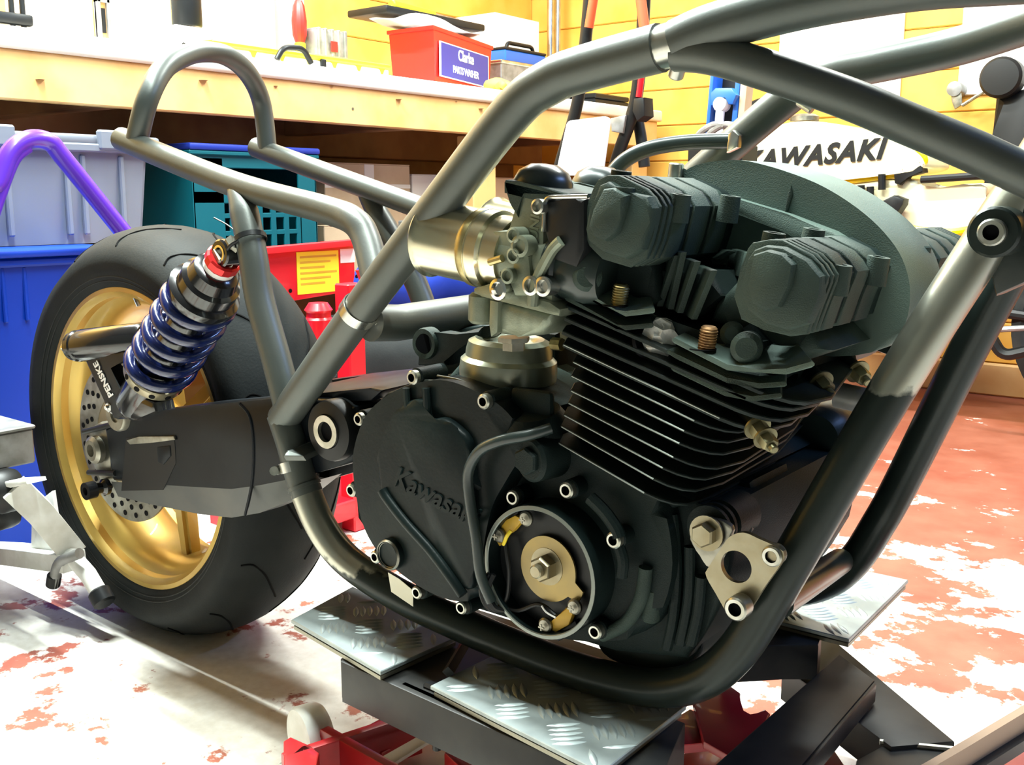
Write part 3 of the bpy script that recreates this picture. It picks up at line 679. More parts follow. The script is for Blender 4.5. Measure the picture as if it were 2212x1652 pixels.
for px_, py_, y in ((1342, 374, -.175), (1470, 425, -.165), (1672, 508, -.175), (1815, 577, -.165), (1758, 500, -.12), (1898, 560, -.1), (1578, 428, -.1)):
    part('cover_boss', lathe(nb(), U(px_, py_, Y=y), (.15, 0, 1), [(0, -.02), (.0095, -.02), (.0085, .002), (.0048, .002), (.0045, -.003), (0, -.003)], 20), 'engine_dusty', ENG)
inst('cover_bolt', allen_mesh(.007, .026), U(1462, 352, Y=-.06), (.1, 0, 1), ENG)
inst('cover_bolt', allen_mesh(.0075, .03, 'engine_dusty'), U(1993, 530, Y=.02), (.1, 0, 1), ENG)
# body of each tower running down to its flange
def skirt(pp, y0=-.183, y1=.183, bev=.012, m='engine_paint'):
    part('tower_skirt', prism(nb(), ply(y0, *pp), (0, y1 - y0, 0), bev, 3), m, ENG)
skirt([(1270, 560), (1290, 520), (1400, 500), (1408, 580), (1425, 650), (1400, 665), (1330, 640), (1275, 600)], -.165, .165)
skirt([(1600, 590), (1640, 620), (1700, 690), (1748, 715), (1790, 760), (1720, 785), (1650, 750), (1580, 715), (1525, 695), (1540, 655)], -.15, .15, .012, 'engine_dusty')
part('tower_boss', cyl(nb(), U(1268, 598, Y=-.2), U(1275, 596, Y=-.15), .0125, 28, .004), 'engine_dusty', ENG)
part('tower_boss', cyl(nb(), U(1612, 752, Y=-.192), U(1618, 742, Y=-.13), .0122, 28, .004), 'engine_dusty', ENG)
part('tower_boss', cyl(nb(), U(1581, 721, Y=-.172), U(1586, 715, Y=-.12), .0095, 28, .004), 'engine_dusty', ENG)
# threaded studs standing in the flanges
def stud(px_, py_, y, m, h=.017):
    p = U(px_, py_, Y=y); pr = [(0, -.006)]
    for k in range(8): pr += [(.0072, -.006 + k * h / 8 + .0001), (.0062, -.006 + (k + .5) * h / 8)]
    pr += [(.0066, h - .006), (.005, h - .0045), (0, h - .0045)]
    part('stud', lathe(nb(), p, (.12, 0, 1), pr, 18), m, ENG, ang=20)
    part('stud_hole', cyl(nb(), p + V((-.004, 0, -.0062)), p + V((-.004, 0, -.0055)), .011, 20), 'black_hole', ENG)
stud(1339, 645, HY + .006, 'brass'); stud(1528, 738, HY + .004, 'copper_thread')
part('oil_hole', cyl(nb(), U(1383, 742, Y=HY + .012), U(1383, 742, Y=HY + .012) + V((.003, 0, .001)), .012, 24), 'black_hole', ENG)
# white paste plug
b = nb(); bmesh.ops.create_icosphere(b, subdivisions=3, radius=.016, matrix=M.Translation(U(1428, 732, Y=HY + .022)))
for v in b.verts: v.co += (v.co - U(1428, 732, Y=HY + .022)) * random.uniform(-.16, .22)
part('paste_plug', b, 'white_paste', ENG)
part('paste_wisp', tube(nb(), [U(1428, 722, Y=HY + .015), U(1434, 706, Y=HY + .015), U(1432, 700, Y=HY + .015)], .0008, 6), 'white_paste', ENG)
# thin upright fins in the valley between the towers
for (xa_, ya_), (xb_, yb_), y in (((1418, 662), (1456, 552), -.16), ((1442, 668), (1470, 545), -.165), ((1462, 676), (1500, 565), -.17), ((1492, 690), (1536, 584), -.175), ((1545, 560), (1580, 543), -.1), ((1600, 600), (1615, 546), -.12)):
    a, c_ = U(xa_, ya_, Y=y), U(xb_, yb_, Y=y)
    part('valley_fin', prism(nb(), [a, c_, c_ + V((-.04, .052, 0)), a + V((-.04, .052, 0))], (.0042, .003, 0), .0012, 2), 'engine_dusty', ENG)
part('valley_floor', prism(nb(), ply(-.15, (1390, 650), (1500, 690), (1560, 640), (1520, 590), (1400, 580)), (0, .3, 0), .004), 'engine_paint', ENG)
part('valley_floor', prism(nb(), ply(-.17, (1340, 640), (1440, 700), (1560, 730), (1640, 740), (1650, 830), (1560, 880), (1300, 760)), (0, .34, 0), .004), 'engine_paint', ENG)
# --- big arched cover of the cam chain in the middle
ya = -.058
arc = [(1466, 392), (1478, 372), (1500, 358), (1545, 348), (1600, 346), (1650, 356), (1700, 371), (1760, 394), (1815, 424), (1868, 462), (1910, 502), (1942, 545), (1960, 590), (1966, 640), (1955, 700), (1915, 750), (1800, 770), (1650, 740), (1540, 640), (1485, 480)]
AP = cr(ply(ya, *arc), 3, True)
ca = nb(); prism(ca, AP, (0, .088, 0), .02, 5, True)
part('chain_cover', ca, 'engine_lit', ENG, ang=50)
part('chain_cover_rib', prism(nb(), ply(ya - .002, (1700, 420), (1708, 400), (1712, 420), (1700, 460), (1692, 470)), (0, .006, 0), .001), 'engine_dusty', ENG)
part('chain_cover_foot', prism(nb(), ply(ya - .012, (1470, 396), (1560, 420), (1700, 462), (1800, 500), (1890, 556), (1886, 572), (1790, 560), (1690, 500), (1560, 450), (1480, 410)), (0, .1, 0), .004, 2), 'engine_lit', ENG)
# --- exhaust side: ports, studs and nuts
for y in (-.14, -.05, .05, .14):
    c_ = V((1.035 - .22 * (y + .14), y, .512)); dn = V((.8, 0, -.6))
    part('exhaust_port', lathe(nb(), c_ - dn * .05, dn, [(.034, 0), (.03, .045), (.026, .05), (.02, .05), (.018, .02), (0, .02)], 28), 'engine_paint', ENG)
xd = V((.72, -.5, -.42)).normalized()
for px_, py_, y, dbl in ((1636, 922, -.175, True), (1772, 826, -.11, False), (1852, 802, -.02, False)):
    p = U(px_, py_, Y=y); inst('exhaust_nut', NUT, p + xd * .012, xd, ENG, .9)
    if dbl: inst('exhaust_nut', NUT, p + xd * .024, xd, ENG, .8)
    part('exhaust_stud', cyl(nb(), p - xd * .05, p, .0065, 12), 'engine_paint', ENG)
p = U(1808, 852, Y=-.02); part('exhaust_stub', lathe(nb(), p, U(1870, 866, Y=-.02) - p, [(.0, 0), (.0115, 0), (.0115, .032), (.008, .032), (.008, .02), (0, .02)], 24), 'gray_steel', ENG)
for (p, q, y) in (((1890, 705), (1990, 695), .06), ((1880, 740), (1965, 770), .08), ((1900, 655), (2010, 612), .1)):
    part('engine_stay', tube(nb(), [U(*p, Y=y), U(*q, Y=y)], .0055, 10), 'dark_tube', ENG)
# alternator bulge on the far side and oil pipe in front
al = U(1768, 945, Y=.11); part('alternator_cover', lathe(nb(), al, (0, 1, 0), [(0, -.012), (.026, -.012), (.033, 0), (.034, .02), (.032, .06), (0, .06)], 40), 'clutch_paint', ENG)
part('oil_pipe', tube(nb(), cr([U(1560, 1155, Y=-.12), U(1640, 1105, Y=-.02), U(1740, 1040, Y=.1)], 6), .013, 14), 'dark_tube', ENG)
part('front_web', prism(nb(), ply(-.08, (1480, 1060), (1560, 1040), (1620, 1040), (1630, 1090), (1580, 1150), (1500, 1140)), (0, .08, 0), .006), 'engine_paint', ENG)
# --- crankcase bumps on the right side
def blob(nm, pp, y, depth, bev, m='engine_paint', seg=3, smooth=True):
    q = ply(y, *pp); q = cr(q, 4, True) if smooth else q
    return part(nm, prism(nb(), q, (0, depth, 0), bev, seg), m, ENG, ang=45)
blob('side_case', [(1180, 930), (1240, 960), (1400, 1065), (1440, 1120), (1450, 1250), (1400, 1360), (1300, 1385), (1180, 1370), (1060, 1310), (1010, 1200), (1010, 1010), (1100, 930)], -.172, .05, .014)
blob('sump', [(1300, 1330), (1450, 1300), (1530, 1280), (1520, 1380), (1480, 1440), (1350, 1440), (1290, 1400)], -.13, .26, .012)
# webs and oil lines low on the front of the case
for pts_ in (((1452, 1110), (1462, 1220), (1455, 1330), (1440, 1400)), ((1490, 1180), (1488, 1290), (1470, 1390)), ((1515, 1245), (1508, 1320), (1492, 1390))):
    part('case_web', tube(nb(), cr(ply(-.158, *pts_), 5), .005, 10), 'engine_paint', ENG)
part('oil_line', tube(nb(), cr(ply(-.176, (1395, 1225), (1385, 1290), (1352, 1345), (1300, 1372)), 6), .0062, 12), 'engine_dusty', ENG)
part('drain_stub', cyl(nb(), U(1412, 1268, Y=-.165), U(1404, 1340, Y=-.165), .0085, 16, .002), 'engine_dusty', ENG)
part('housing_rib', tube(nb(), cr(ply(-.19, (1275, 1075), (1305, 1105), (1330, 1140), (1338, 1160)), 5), .006, 10), 'engine_paint', ENG)
part('housing_rib', tube(nb(), cr(ply(-.188, (1335, 1175), (1345, 1210), (1342, 1245)), 5), .0055, 10), 'engine_paint', ENG)
# clutch cover: rim, face, raised ridge and lettering
cl_o = [(762, 1010), (772, 940), (800, 885), (850, 846), (905, 826), (965, 822), (1030, 846), (1085, 880), (1122, 930), (1122, 985), (1095, 1035), (1065, 1090), (1048, 1160), (1040, 1240), (1030, 1290), (985, 1298), (930, 1280), (870, 1242), (815, 1190), (780, 1120)]
CLP = cr(ply(-.198, *cl_o), 4, True)
part('clutch_cover', prism(nb(), CLP, (0, .05, 0), .013, 4), 'clutch_paint', ENG, ang=50)
in_o = [(812, 1010), (832, 930), (870, 872), (915, 866), (925, 905), (960, 905), (1010, 950), (1012, 1010), (1018, 1100), (1022, 1260), (985, 1262), (930, 1180), (870, 1120), (828, 1065)]
part('clutch_face', prism(nb(), cr(ply(-.206, *in_o), 4, True), (0, .012, 0), .005, 3), 'clutch_paint', ENG, ang=50)
rdg = cr(ply(-.207, (826, 1058), (838, 1078), (880, 1132), (930, 1188), (975, 1248), (1000, 1285)), 5)
part('clutch_ridge', tube(nb(), rdg, .0055, 12), 'clutch_paint', ENG)
part('clutch_ridge', tube(nb(), cr(ply(-.202, (878, 838), (880, 870), (884, 896)), 4), .004, 10), 'clutch_paint', ENG)
part('clutch_ridge', tube(nb(), cr(ply(-.202, (920, 838), (922, 870), (922, 900)), 4), .004, 10), 'clutch_paint', ENG)
part('gasket_line', tube(nb(), cr(ply(-.193, (905, 822), (960, 826), (1000, 838), (1040, 868)), 6), .0016, 8), 'bare_edge', ENG)
part('gasket_line', tube(nb(), cr(ply(-.186, (945, 812), (1000, 824), (1046, 856)), 6), .0014, 8), 'bare_edge', ENG)
km = text_mesh('case_lettering', 'Kawasaki', .0295, 'clutch_paint', .0016, .0006, .25)
put_text('case_lettering', km, U(938, 1072, Y=-.2065), U(1008, 1112, Y=-.2065) - U(870, 1040, Y=-.2065), NY, ENG)
part('sight_glass', lathe(nb(), U(845, 1196, Y=-.2), NY, [(0, -.01), (.0165, -.01), (.0165, .004), (.0135, .006), (.012, .003), (0, .002)], 32), 'clutch_paint', ENG)
part('sight_glass_ring', lathe(nb(), U(845, 1196, Y=-.2), NY, [(.0125, .0045), (.0145, .0065), (.016, .0045), (.0125, .0045)], 32), 'old_steel', ENG)
for px_, py_, y, s in ((888, 816, -.203, 1.15), (1042, 868, -.205, 1.15), (772, 906, -.19, 1.1), (756, 1060, -.19, 1.15), (808, 1204, -.195, 1.1), (898, 1281, -.195, 1.1), (994, 1314, -.19, 1.1), (1105, 1076, -.195, 1.2), (1221, 1060, -.195, 1.2), (1323, 1168, -.195, 1.2), (1283, 1366, -.19, 1.15)):
    p = U(px_, py_, Y=y); inst('case_bolt', ALLEN, p, NY, ENG, s)
    part('bolt_boss', cyl(nb(), p + V((0, .007, 0)), p + V((0, .045, 0)), .0088, 20, .001), 'engine_paint', ENG)
# name tag on the case top, oil filler, round capped plug
part('case_tag', prism(nb(), [U(985, 806, Y=-.15), U(1010, 802, Y=-.12), U(1072, 828, Y=-.12), U(1045, 832, Y=-.15)], (0, 0, -.004), .001), 'engine_dusty', ENG)
part('case_shoulder', prism(nb(), ply(-.15, (990, 780), (1190, 880), (1190, 930), (1110, 920), (1040, 850), (960, 815)), (0, .12, 0), .01, 3), 'engine_dusty', ENG)
part('case_ledge', prism(nb(), ply(-.158, (988, 795), (1000, 782), (1130, 842), (1195, 880), (1195, 892), (1120, 858)), (0, .05, 0), .002), 'engine_paint', ENG)
oc = U(1162, 882, Y=-.165)
part('oil_filler_cap', lathe(nb(), oc - V((0, 0, .03)), (0, -.25, 1), [(0, 0), (.03, 0), (.0335, .006), (.031, .02), (.025, .03), (0, .03)], 32), 'engine_paint', ENG)
part('oil_filler_grip', box(nb(), oc + V((0, -.008, .006)), (.046, .009, .026), None, .004, 2), 'engine_paint', ENG)
p = U(1142, 994, Y=-.2); part('plug_boss', cyl(nb(), p, p + V((.01, .05, 0)), .0205, 32, .003), 'engine_paint', ENG); inst('hex_plug', HEXD, p + NY * .007, NY, ENG)
part('plug_disc', cyl(nb(), U(1060, 995, Y=-.188), U(1060, 995, Y=-.16), .03, 32, .004), 'clutch_paint', ENG)
# rear mounting ear beside the cross tube
er = ply(-.14, (900, 790), (905, 735), (918, 722), (940, 726), (985, 722), (1040, 706), (1040, 730), (985, 748), (962, 790))
part('mount_ear', prism(nb(), er, (0, .04, 0), .004, 2), 'engine_paint', ENG)
part('mount_ear_bush', lathe(nb(), U(919, 742, Y=-.141), NY, [(0, -.004), (.0105, -.004), (.0105, .002), (.0155, .003), (.0165, 0), (.0165, -.01), (0, -.01)], 28), 'engine_dusty', ENG)
part('mount_ear_bore', cyl(nb(), U(919, 742, Y=-.143), U(919, 742, Y=-.139), .0102, 24), 'black_hole', ENG)
part('upper_case_web', prism(nb(), ply(-.05, (905, 800), (960, 716), (1040, 700), (1200, 720), (1200, 830), (1000, 830)), (0, .17, 0), .006), 'engine_paint', ENG)
# black wire along the clutch cover
part('ignition_wire', tube(nb(), cr([U(1190, 925, Y=-.19), U(1140, 940, Y=-.205), U(1080, 952, Y=-.214), U(1035, 975, Y=-.216), U(1012, 1020, Y=-.214), U(1015, 1080, Y=-.213), U(1028, 1160, Y=-.213), U(1038, 1240, Y=-.213), U(1062, 1300, Y=-.21)], 6), .0052, 12), 'rubber_boot', ENG)
# --- ignition pickup housing
ic = U(1163, 1236, Y=-.203)
IGN = nb(); lathe(IGN, ic, NY, [(.0615, -.04), (.0615, 0), (.0605, .001), (.0572, .001), (.0572, -.018), (0, -.018)], 72)
part('pickup_housing', IGN, 'clutch_paint', ENG)
part('pickup_rim', lathe(nb(), ic, NY, [(.0572, .0008), (.0582, .0018), (.0615, .0012), (.0572, .0008)], 72), 'bare_edge', ENG)
pp0 = ic + V((0, .017, 0))
part('base_plate', cyl(nb(), pp0, pp0 - V((0, .0015, 0)), .056, 56), 'black_satin', ENG)
cy_ = ic + V((0, .010, 0)); out = []
for k in range(60):
    a = 2 * math.pi * k / 60; dd = (math.degrees(a) + 180) % 360 - 180; rr = .0305
    if -38 < dd < -15: rr = .041
    out.append(cy_ + V((.003 + math.cos(a) * rr, 0, .001 + math.sin(a) * rr)))
part('rotor_plate', prism(nb(), out, (0, .002, 0), .0004, 1), 'rotor_brass', ENG)
inst('rotor_bolt', hex_mesh(.0105, .01, 'zinc_plate'), cy_ + V((.002, -.012, .003)), NY, ENG, 1.15)
for pts_, scr in ((((1068, 1162), (1082, 1128), (1112, 1113), (1130, 1122), (1108, 1148), (1090, 1160), (1078, 1180)), ((1133, 1121), (1075, 1157))), (((1170, 1352), (1200, 1338), (1222, 1312), (1238, 1322), (1228, 1350), (1200, 1366)), ((1238, 1312), (1175, 1352)))):
    part('pickup_coil', prism(nb(), ply(-.196, *pts_), (0, .006, 0), .0012), 'yellow_pad', ENG)
    for s_ in scr: inst('pickup_screw', SCREW, U(*s_, Y=-.2), NY, ENG)
for pts_ in (((1085, 1110), (1120, 1096), (1118, 1118), (1078, 1132)), ((1190, 1372), (1242, 1340), (1250, 1362), (1205, 1386))):
    part('pickup_magnet', prism(nb(), ply(-.193, *pts_), (0, .008, 0), .002), 'black_satin', ENG)
part('pickup_wire', tube(nb(), cr([U(1092, 1165, Y=-.198), U(1096, 1200, Y=-.2), U(1100, 1240, Y=-.2), U(1095, 1290, Y=-.198), U(1078, 1310, Y=-.2)], 6), .0022, 8), 'black_satin', ENG)
part('pickup_wire', tube(nb(), cr([U(1088, 1176, Y=-.2), U(1095, 1158, Y=-.202), U(1104, 1146, Y=-.2)], 5), .0018, 8), 'yellow_wire', ENG)
part('pickup_wire', tube(nb(), cr([U(1080, 1310, Y=-.2), U(1120, 1318, Y=-.198), U(1165, 1305, Y=-.198), U(1200, 1330, Y=-.2)], 6), .0022, 8), 'black_satin', ENG)
part('pickup_wire', tube(nb(), cr([U(1170, 1308, Y=-.202), U(1180, 1322, Y=-.202), U(1200, 1334, Y=-.202)], 4), .0009, 6), 'label_white', ENG)
for dx in (0, 7, 14):
    part('cable_loop', tube(nb(), cr([U(1052 + dx, 1240, Y=-.206), U(1040 + dx, 1275, Y=-.21), U(1055 + dx, 1312, Y=-.208), U(1085 + dx, 1318, Y=-.2)], 6), .0028, 8), 'black_satin', ENG)
# --- engine mount: bracket plate, bushes and bolts
mp = fillet(ply(-.172, (1600, 1152), (1692, 1184), (1590, 1345), (1523, 1238), (1600, 1152)), .008, 5)[1:-1]
mp = resample(cr(ply(-.172, (1575, 1160), (1606, 1150), (1640, 1164), (1676, 1180), (1694, 1194), (1688, 1216), (1650, 1270), (1612, 1328), (1590, 1338), (1572, 1326), (1545, 1280), (1524, 1242), (1530, 1226), (1552, 1192)), 3, True), 48)
hc = U(1590, 1224, Y=-.172)
hole = [hc + V((math.cos(2 * math.pi * k / 48), 0, math.sin(2 * math.pi * k / 48))) * .0135 for k in range(48)]
# start both loops at matching angles
def by_angle(pts, c_):
    n_ = len(pts); ang = lambda p: math.atan2(p.z - c_.z, p.x - c_.x)
    k0 = min(range(n_), key=lambda i: abs(ang(pts[i]))); pts = pts[k0:] + pts[:k0]
    return pts if ang(pts[3]) > ang(pts[0]) else [pts[0]] + pts[1:][::-1]
mp2 = by_angle(mp, hc)
hole = [hc + V((math.cos(math.atan2(p.z - hc.z, p.x - hc.x)), 0, math.sin(math.atan2(p.z - hc.z, p.x - hc.x)))) * .0135 for p in mp2]
MB_ = part('engine_bracket', plate_hole(nb(), mp2, hole, (0, .005, 0)), 'zinc_plate', FR, label='triangular zinc-plated engine bracket with a round hole')
tb = ply(-.166, (1500, 1130), (1520, 1118), (1562, 1126), (1582, 1146), (1560, 1190), (1532, 1226), (1512, 1200), (1490, 1165))
part('bracket_arm', prism(nb(), cr(tb, 3, True), (0, .005, 0), .001), 'old_steel', FR)
part('engine_bush', lathe(nb(), U(1530, 1142, Y=-.16), AX, [(0, 0), (.02, 0), (.02, .004), (.017, .005), (.017, .009), (.02, .01), (.02, .014), (.017, .015), (.017, .02), (.02, .021), (.02, .06), (0, .06)], 32), 'engine_paint', FR)
part('engine_spacer', cyl(nb(), U(1590, 1135, Y=-.12), U(1645, 1105, Y=-.03), .0135, 24, .002), 'dark_tube', FR)
inst('bracket_bolt', hex_mesh(.0095, .008, 'zinc_plate', True, False), U(1514, 1158, Y=-.18), NY, FR, 1.1)
inst('bracket_bolt', ALLEN2, U(1665, 1203, Y=-.175), NY, FR); inst('bracket_bolt', ALLEN2, U(1587, 1317, Y=-.19), NY, FR, 1.15)
# masking tape on the cradle
tm = [U(838, 1236, Y=-.182), U(862, 1250, Y=-.181), U(892, 1275, Y=-.18), U(892, 1310, Y=-.178), U(845, 1278, Y=-.18)]
part('masking_tape', prism(nb(), tm, (0, .0006, 0)), 'masking', FR, label='strip of masking tape')
# ------------------------------------------------------------------ carburettors
cb, cf = U(940, 512, Y=-.172), U(1228, 575, Y=-.172)
ca_ = (cf - cb).normalized()
CARB = nb(); cyl(CARB, cb + ca_ * .085, cb + ca_ * .15, .03, 36, .002)
CARB = part('carburettor', CARB, 'carb_alloy', BIKE, label='flat-slide carburettor with open bell mouth')
def bell(dy, m, p):
    o = cb + V((0, dy, 0))
    part('bell_mouth', lathe(nb(), o, ca_, [(.033, .0), (.0365, -.002), (.0385, .001), (.0365, .003), (.0352, .006), (.0348, .055), (.0365, .057), (.0365, .0655), (.0355, .066), (.0355, .068), (.037, .069), (.037, .08), (.0335, .082), (.0335, .1), (.03, .1), (.031, .01), (.033, 0)], 56), 'bell_alloy', p)
    part('bell_bore', cyl(nb(), o + ca_ * .07, o + ca_ * .072, .031, 32), 'black_hole', p)
    part('bell_band', lathe(nb(), o, ca_, [(.0366, .0575), (.0369, .058), (.0369, .0645), (.0366, .065), (.0366, .0575)], 56), 'brass', p)
bell(0, 'bell_alloy', CARB)
def carb_parts(dy, p):
    D = V((0, dy, 0))
    def pl_(y, *pp): return [q + D for q in ply(y, *pp)]
    # slide body, top cap, float bowl
    part('slide_body', prism(nb(), pl_(-.196, (1122, 405), (1180, 408), (1180, 500), (1165, 600), (1190, 620), (1195, 660), (1072, 650), (1085, 560), (1105, 500)), (0, .055, 0), .003, 2), 'carb_alloy', p)
    part('top_housing', prism(nb(), pl_(-.198, (1090, 388), (1125, 392), (1230, 418), (1232, 428), (1128, 412), (1118, 470), (1100, 440), (1088, 400)), (0, .075, 0), .003), 'engine_dusty', p)
    part('top_tray', prism(nb(), [U(1090, 386, Y=-.198) + D, U(1230, 418, Y=-.198) + D, U(1230, 418, Y=-.198) + D + V((0, .08, 0)), U(1090, 386, Y=-.198) + D + V((0, .08, 0))], (0, 0, -.012), .003), 'engine_dusty', p)
    part('slide_cap', lathe(nb(), U(1172, 408, Y=-.17) + D, (.1, 0, 1), [(.027, -.006), (.0265, .006), (.022, .015), (.012, .021), (0, .022)], 32), 'rubber_boot', p)
    part('link_cover', prism(nb(), pl_(-.204, (1176, 428), (1240, 426), (1262, 430), (1262, 540), (1245, 580), (1190, 560), (1175, 500)), (0, .02, 0), .004, 2), 'black_satin', p)
    part('link_bracket', tube(nb(), cr(pl_(-.206, (1150, 660), (1158, 610), (1190, 545), (1212, 520)), 5), .005, 10), 'carb_alloy', p)
    part('link_edge', tube(nb(), fillet(pl_(-.205, (1174, 500), (1178, 426), (1270, 424)), .006), .0018, 8), 'bright_steel', p)
    part('rear_flange', prism(nb(), pl_(-.2, (1062, 498), (1112, 496), (1118, 518), (1100, 545), (1112, 590), (1100, 606), (1075, 600), (1082, 560), (1066, 530)), (0, .06, 0), .004, 2), 'carb_alloy', p)
    part('choke_body', prism(nb(), pl_(-.206, (1112, 548), (1142, 552), (1150, 640), (1110, 640), (1098, 610)), (0, .03, 0), .004, 2), 'carb_alloy', p)
    for px_, py_, rr, mm in ((1122, 532, .0095, 'carb_alloy'), (1075, 625, .0095, 'chrome'), (1160, 410 + 36, .0065, 'bright_steel'), (1145, 617, .0085, 'bright_steel'), (1172, 619, .0085, 'bright_steel'), (1108, 508, .007, 'carb_alloy'), (1108, 552, .007, 'carb_alloy'), (1095, 596, .007, 'carb_alloy')):
        q = U(px_, py_, Y=-.212) + D
        part('fitting', lathe(nb(), q, NY, [(0, -.014), (rr, -.014), (rr, 0), (rr * .7, .0008), (rr * .55, -.003), (0, -.003)], 20), mm, p)
    part('pilot_screw', cyl(nb(), U(1058, 566, Y=-.205) + D, U(1085, 558, Y=-.205) + D, .0035, 10), 'brass', p)
    part('bowl_flange', prism(nb(), pl_(-.202, (1022, 622), (1060, 612), (1186, 652), (1210, 668), (1208, 684), (1180, 676), (1040, 640), (1022, 634)), (0, .066, 0), .0025, 2), 'carb_alloy', p)
    part('float_bowl', prism(nb(), pl_(-.198, (1052, 640), (1188, 678), (1186, 700), (1168, 724), (1120, 728), (1074, 722), (1056, 690)), (0, .056, 0), .008, 3), 'carb_alloy', p)
    part('bowl_pump', cyl(nb(), U(1042, 632, Y=-.186) + D, U(1040, 698, Y=-.186) + D, .0125, 24, .003), 'carb_alloy', p)
    part('bowl_rib', prism(nb(), pl_(-.203, (1058, 648), (1076, 652), (1074, 718), (1060, 728), (1056, 700)), (0, .008, 0), .001), 'carb_alloy', p)
    part('drain_plug', lathe(nb(), U(1110, 728, Y=-.175) + D, (0, 0, -1), [(0, 0), (.0155, 0), (.0155, .004), (.011, .005), (.011, .012), (0, .012)], 6), 'old_steel', p)
    part('intake_boot', lathe(nb(), cb + ca_ * .148 + D, ca_, [(0, 0), (.031, 0), (.0325, .003), (.0325, .012), (.029, .014), (.03, .02), (.031, .04), (.026, .055), (0, .055)], 36), 'rubber_boot', p)
carb_parts(0, CARB)
gm_ = text_mesh('cast_lettering', 'MIKUNI', .013, 'carb_alloy', .0006, .0003, .1)
put_text('cast_lettering', gm_, U(1153, 520, Y=-.1965), U(1156, 480, Y=-.1965) - U(1148, 570, Y=-.1965), NY, CARB)
part('plug_cap', lathe(nb(), U(1038, 462, Y=-.172), U(1070, 448, Y=-.172) - U(1038, 462, Y=-.172) + V((0, 0, -.02)), [(0, 0), (.007, 0), (.0085, .003), (.007, .005), (.0085, .008), (.007, .01), (.0085, .013), (.007, .018), (0, .022)], 16), 'rubber_boot', CARB)
part('intake_gasket', prism(nb(), ply(-.19, (1262, 532), (1274, 540), (1246, 590), (1238, 584)), (0, .06, 0), .001), 'label_white', CARB)
C2 = part('carburettor', cyl(nb(), cb + ca_ * .085 + V((0, .09, 0)), cb + ca_ * .15 + V((0, .09, 0)), .03, 32, .002), 'carb_alloy', BIKE)
bell(.09, 'bell_alloy', C2); carb_parts(.09, C2)
for k, dy in enumerate((.2, .29)):
    C3 = part('carburettor', cyl(nb(), cb + ca_ * .085 + V((0, dy, 0)), cb + ca_ * .15 + V((0, dy, 0)), .03, 32, .002), 'carb_alloy', BIKE); bell(dy, 'bell_alloy', C3)
# --- stepped round alloy cover below the carburettor
dc = U(1098, 802, Y=-.125)
part('starter_dome', lathe(nb(), dc, (.06, 0, 1), [(0, -.02), (.047, -.02), (.0485, .002), (.0475, .012), (.043, .016), (.0425, .022), (.0405, .030), (.034, .0335), (.028, .0325), (.024, .029), (0, .029)], 56), 'dome_alloy', ENG, label='stepped round alloy cover')
for px_, py_, m in ((1192, 692, 'brass'), (1200, 742, 'brass'), (1208, 640, 'old_steel')):
    part('banjo_fitting', cyl(nb(), U(px_ - 6, py_, Y=-.15), U(px_ + 14, py_ + 2, Y=-.15), .006, 8), m, ENG)
# ================================================================== the lift under the motorcycle
ZP = .2025
LIFT = root('motorcycle_lift', (.75, 0, 0), 'scissor lift with checker-plate pads, black rails and red base under the motorcycle', 'lift')
trm = nb()
lz = [V((-.0155, 0, 0)), V((-.007, .0028, 0)), V((0, .0034, 0)), V((.007, .0028, 0)), V((.0155, 0, 0)), V((.007, -.0028, 0)), V((0, -.0034, 0)), V((-.007, -.0028, 0))]
ctr = [trm.verts.new(q) for q in lz]; tpv = [trm.verts.new(V((q.x * .55, q.y * .3, .0016))) for q in lz]
for k in range(8): trm.faces.new((ctr[k], ctr[(k + 1) % 8], tpv[(k + 1) % 8], tpv[k]))
trm.faces.new(tpv); TREAD = mesh_of('tread_bar', trm, 'checker', 60)
def inside(p, poly):
    r = False; n_ = len(poly)
    for i in range(n_):
        a, c_ = poly[i], poly[i - 1]
        if (a.y > p.y) != (c_.y > p.y) and p.x < (c_.x - a.x) * (p.y - a.y) / (c_.y - a.y) + a.x: r = not r
    return r
def checker_plate(pp, z=ZP, rotd=0., gap=.042, th=.004):
    poly = [U(a, c_, Z=z) for a, c_ in pp]
    pl = part('checker_plate', prism(nb(), poly, (0, 0, -th), .0008, 1), 'checker', LIFT, label='aluminium checker plate')
    part('plate_edge', prism(nb(), [p + V((0, 0, -th - .003)) + (sum(poly, V()) / len(poly) - p) * .03 for p in poly], (0, 0, -th)), 'checker_cut', pl)
    cen = sum(poly, V()) / len(poly); ca, sa_ = math.cos(R(rotd)), math.sin(R(rotd))
    for i in range(-9, 10):
        for j in range(-9, 10):
            for k in range(5):
                along = (i + j) % 2 == 0; o_ = (k - 2) * .0078
                u, v_ = i * gap + (0 if along else o_), j * gap + (o_ if along else 0)
                p = cen + V((u * ca - v_ * sa_, u * sa_ + v_ * ca, 0))
                d_ = R(rotd + (0 if along else 90)); e = V((math.cos(d_), math.sin(d_), 0)) * .014
                if inside(p + e, poly) and inside(p - e, poly):
                    ob = bpy.data.objects.new('tread_bar', TREAD); COL.objects.link(ob); setparent(ob, pl); ob.location = p; ob.rotation_euler.z = d_
    return poly
PA = checker_plate([(629, 1338), (822, 1450), (990, 1374), (762, 1266)], rotd=45)
PB = checker_plate([(930, 1480), (1300, 1668), (1482, 1524), (1190, 1400), (1085, 1405)], rotd=45)
PC = checker_plate([(1655, 1335), (1834, 1380), (1962, 1252), (1790, 1215)], rotd=45)
def slab(nm, pp, z, th, m, parent=LIFT, bev=.002):
    return part(nm, prism(nb(), [U(a, c_, Z=z) for a, c_ in pp], (0, 0, -th), bev), m, parent)
zr = ZP - .012
slab('rail', [(736, 1420), (1010, 1380), (1480, 1560), (1420, 1700), (1290, 1672)], zr, .045, 'lift_black')
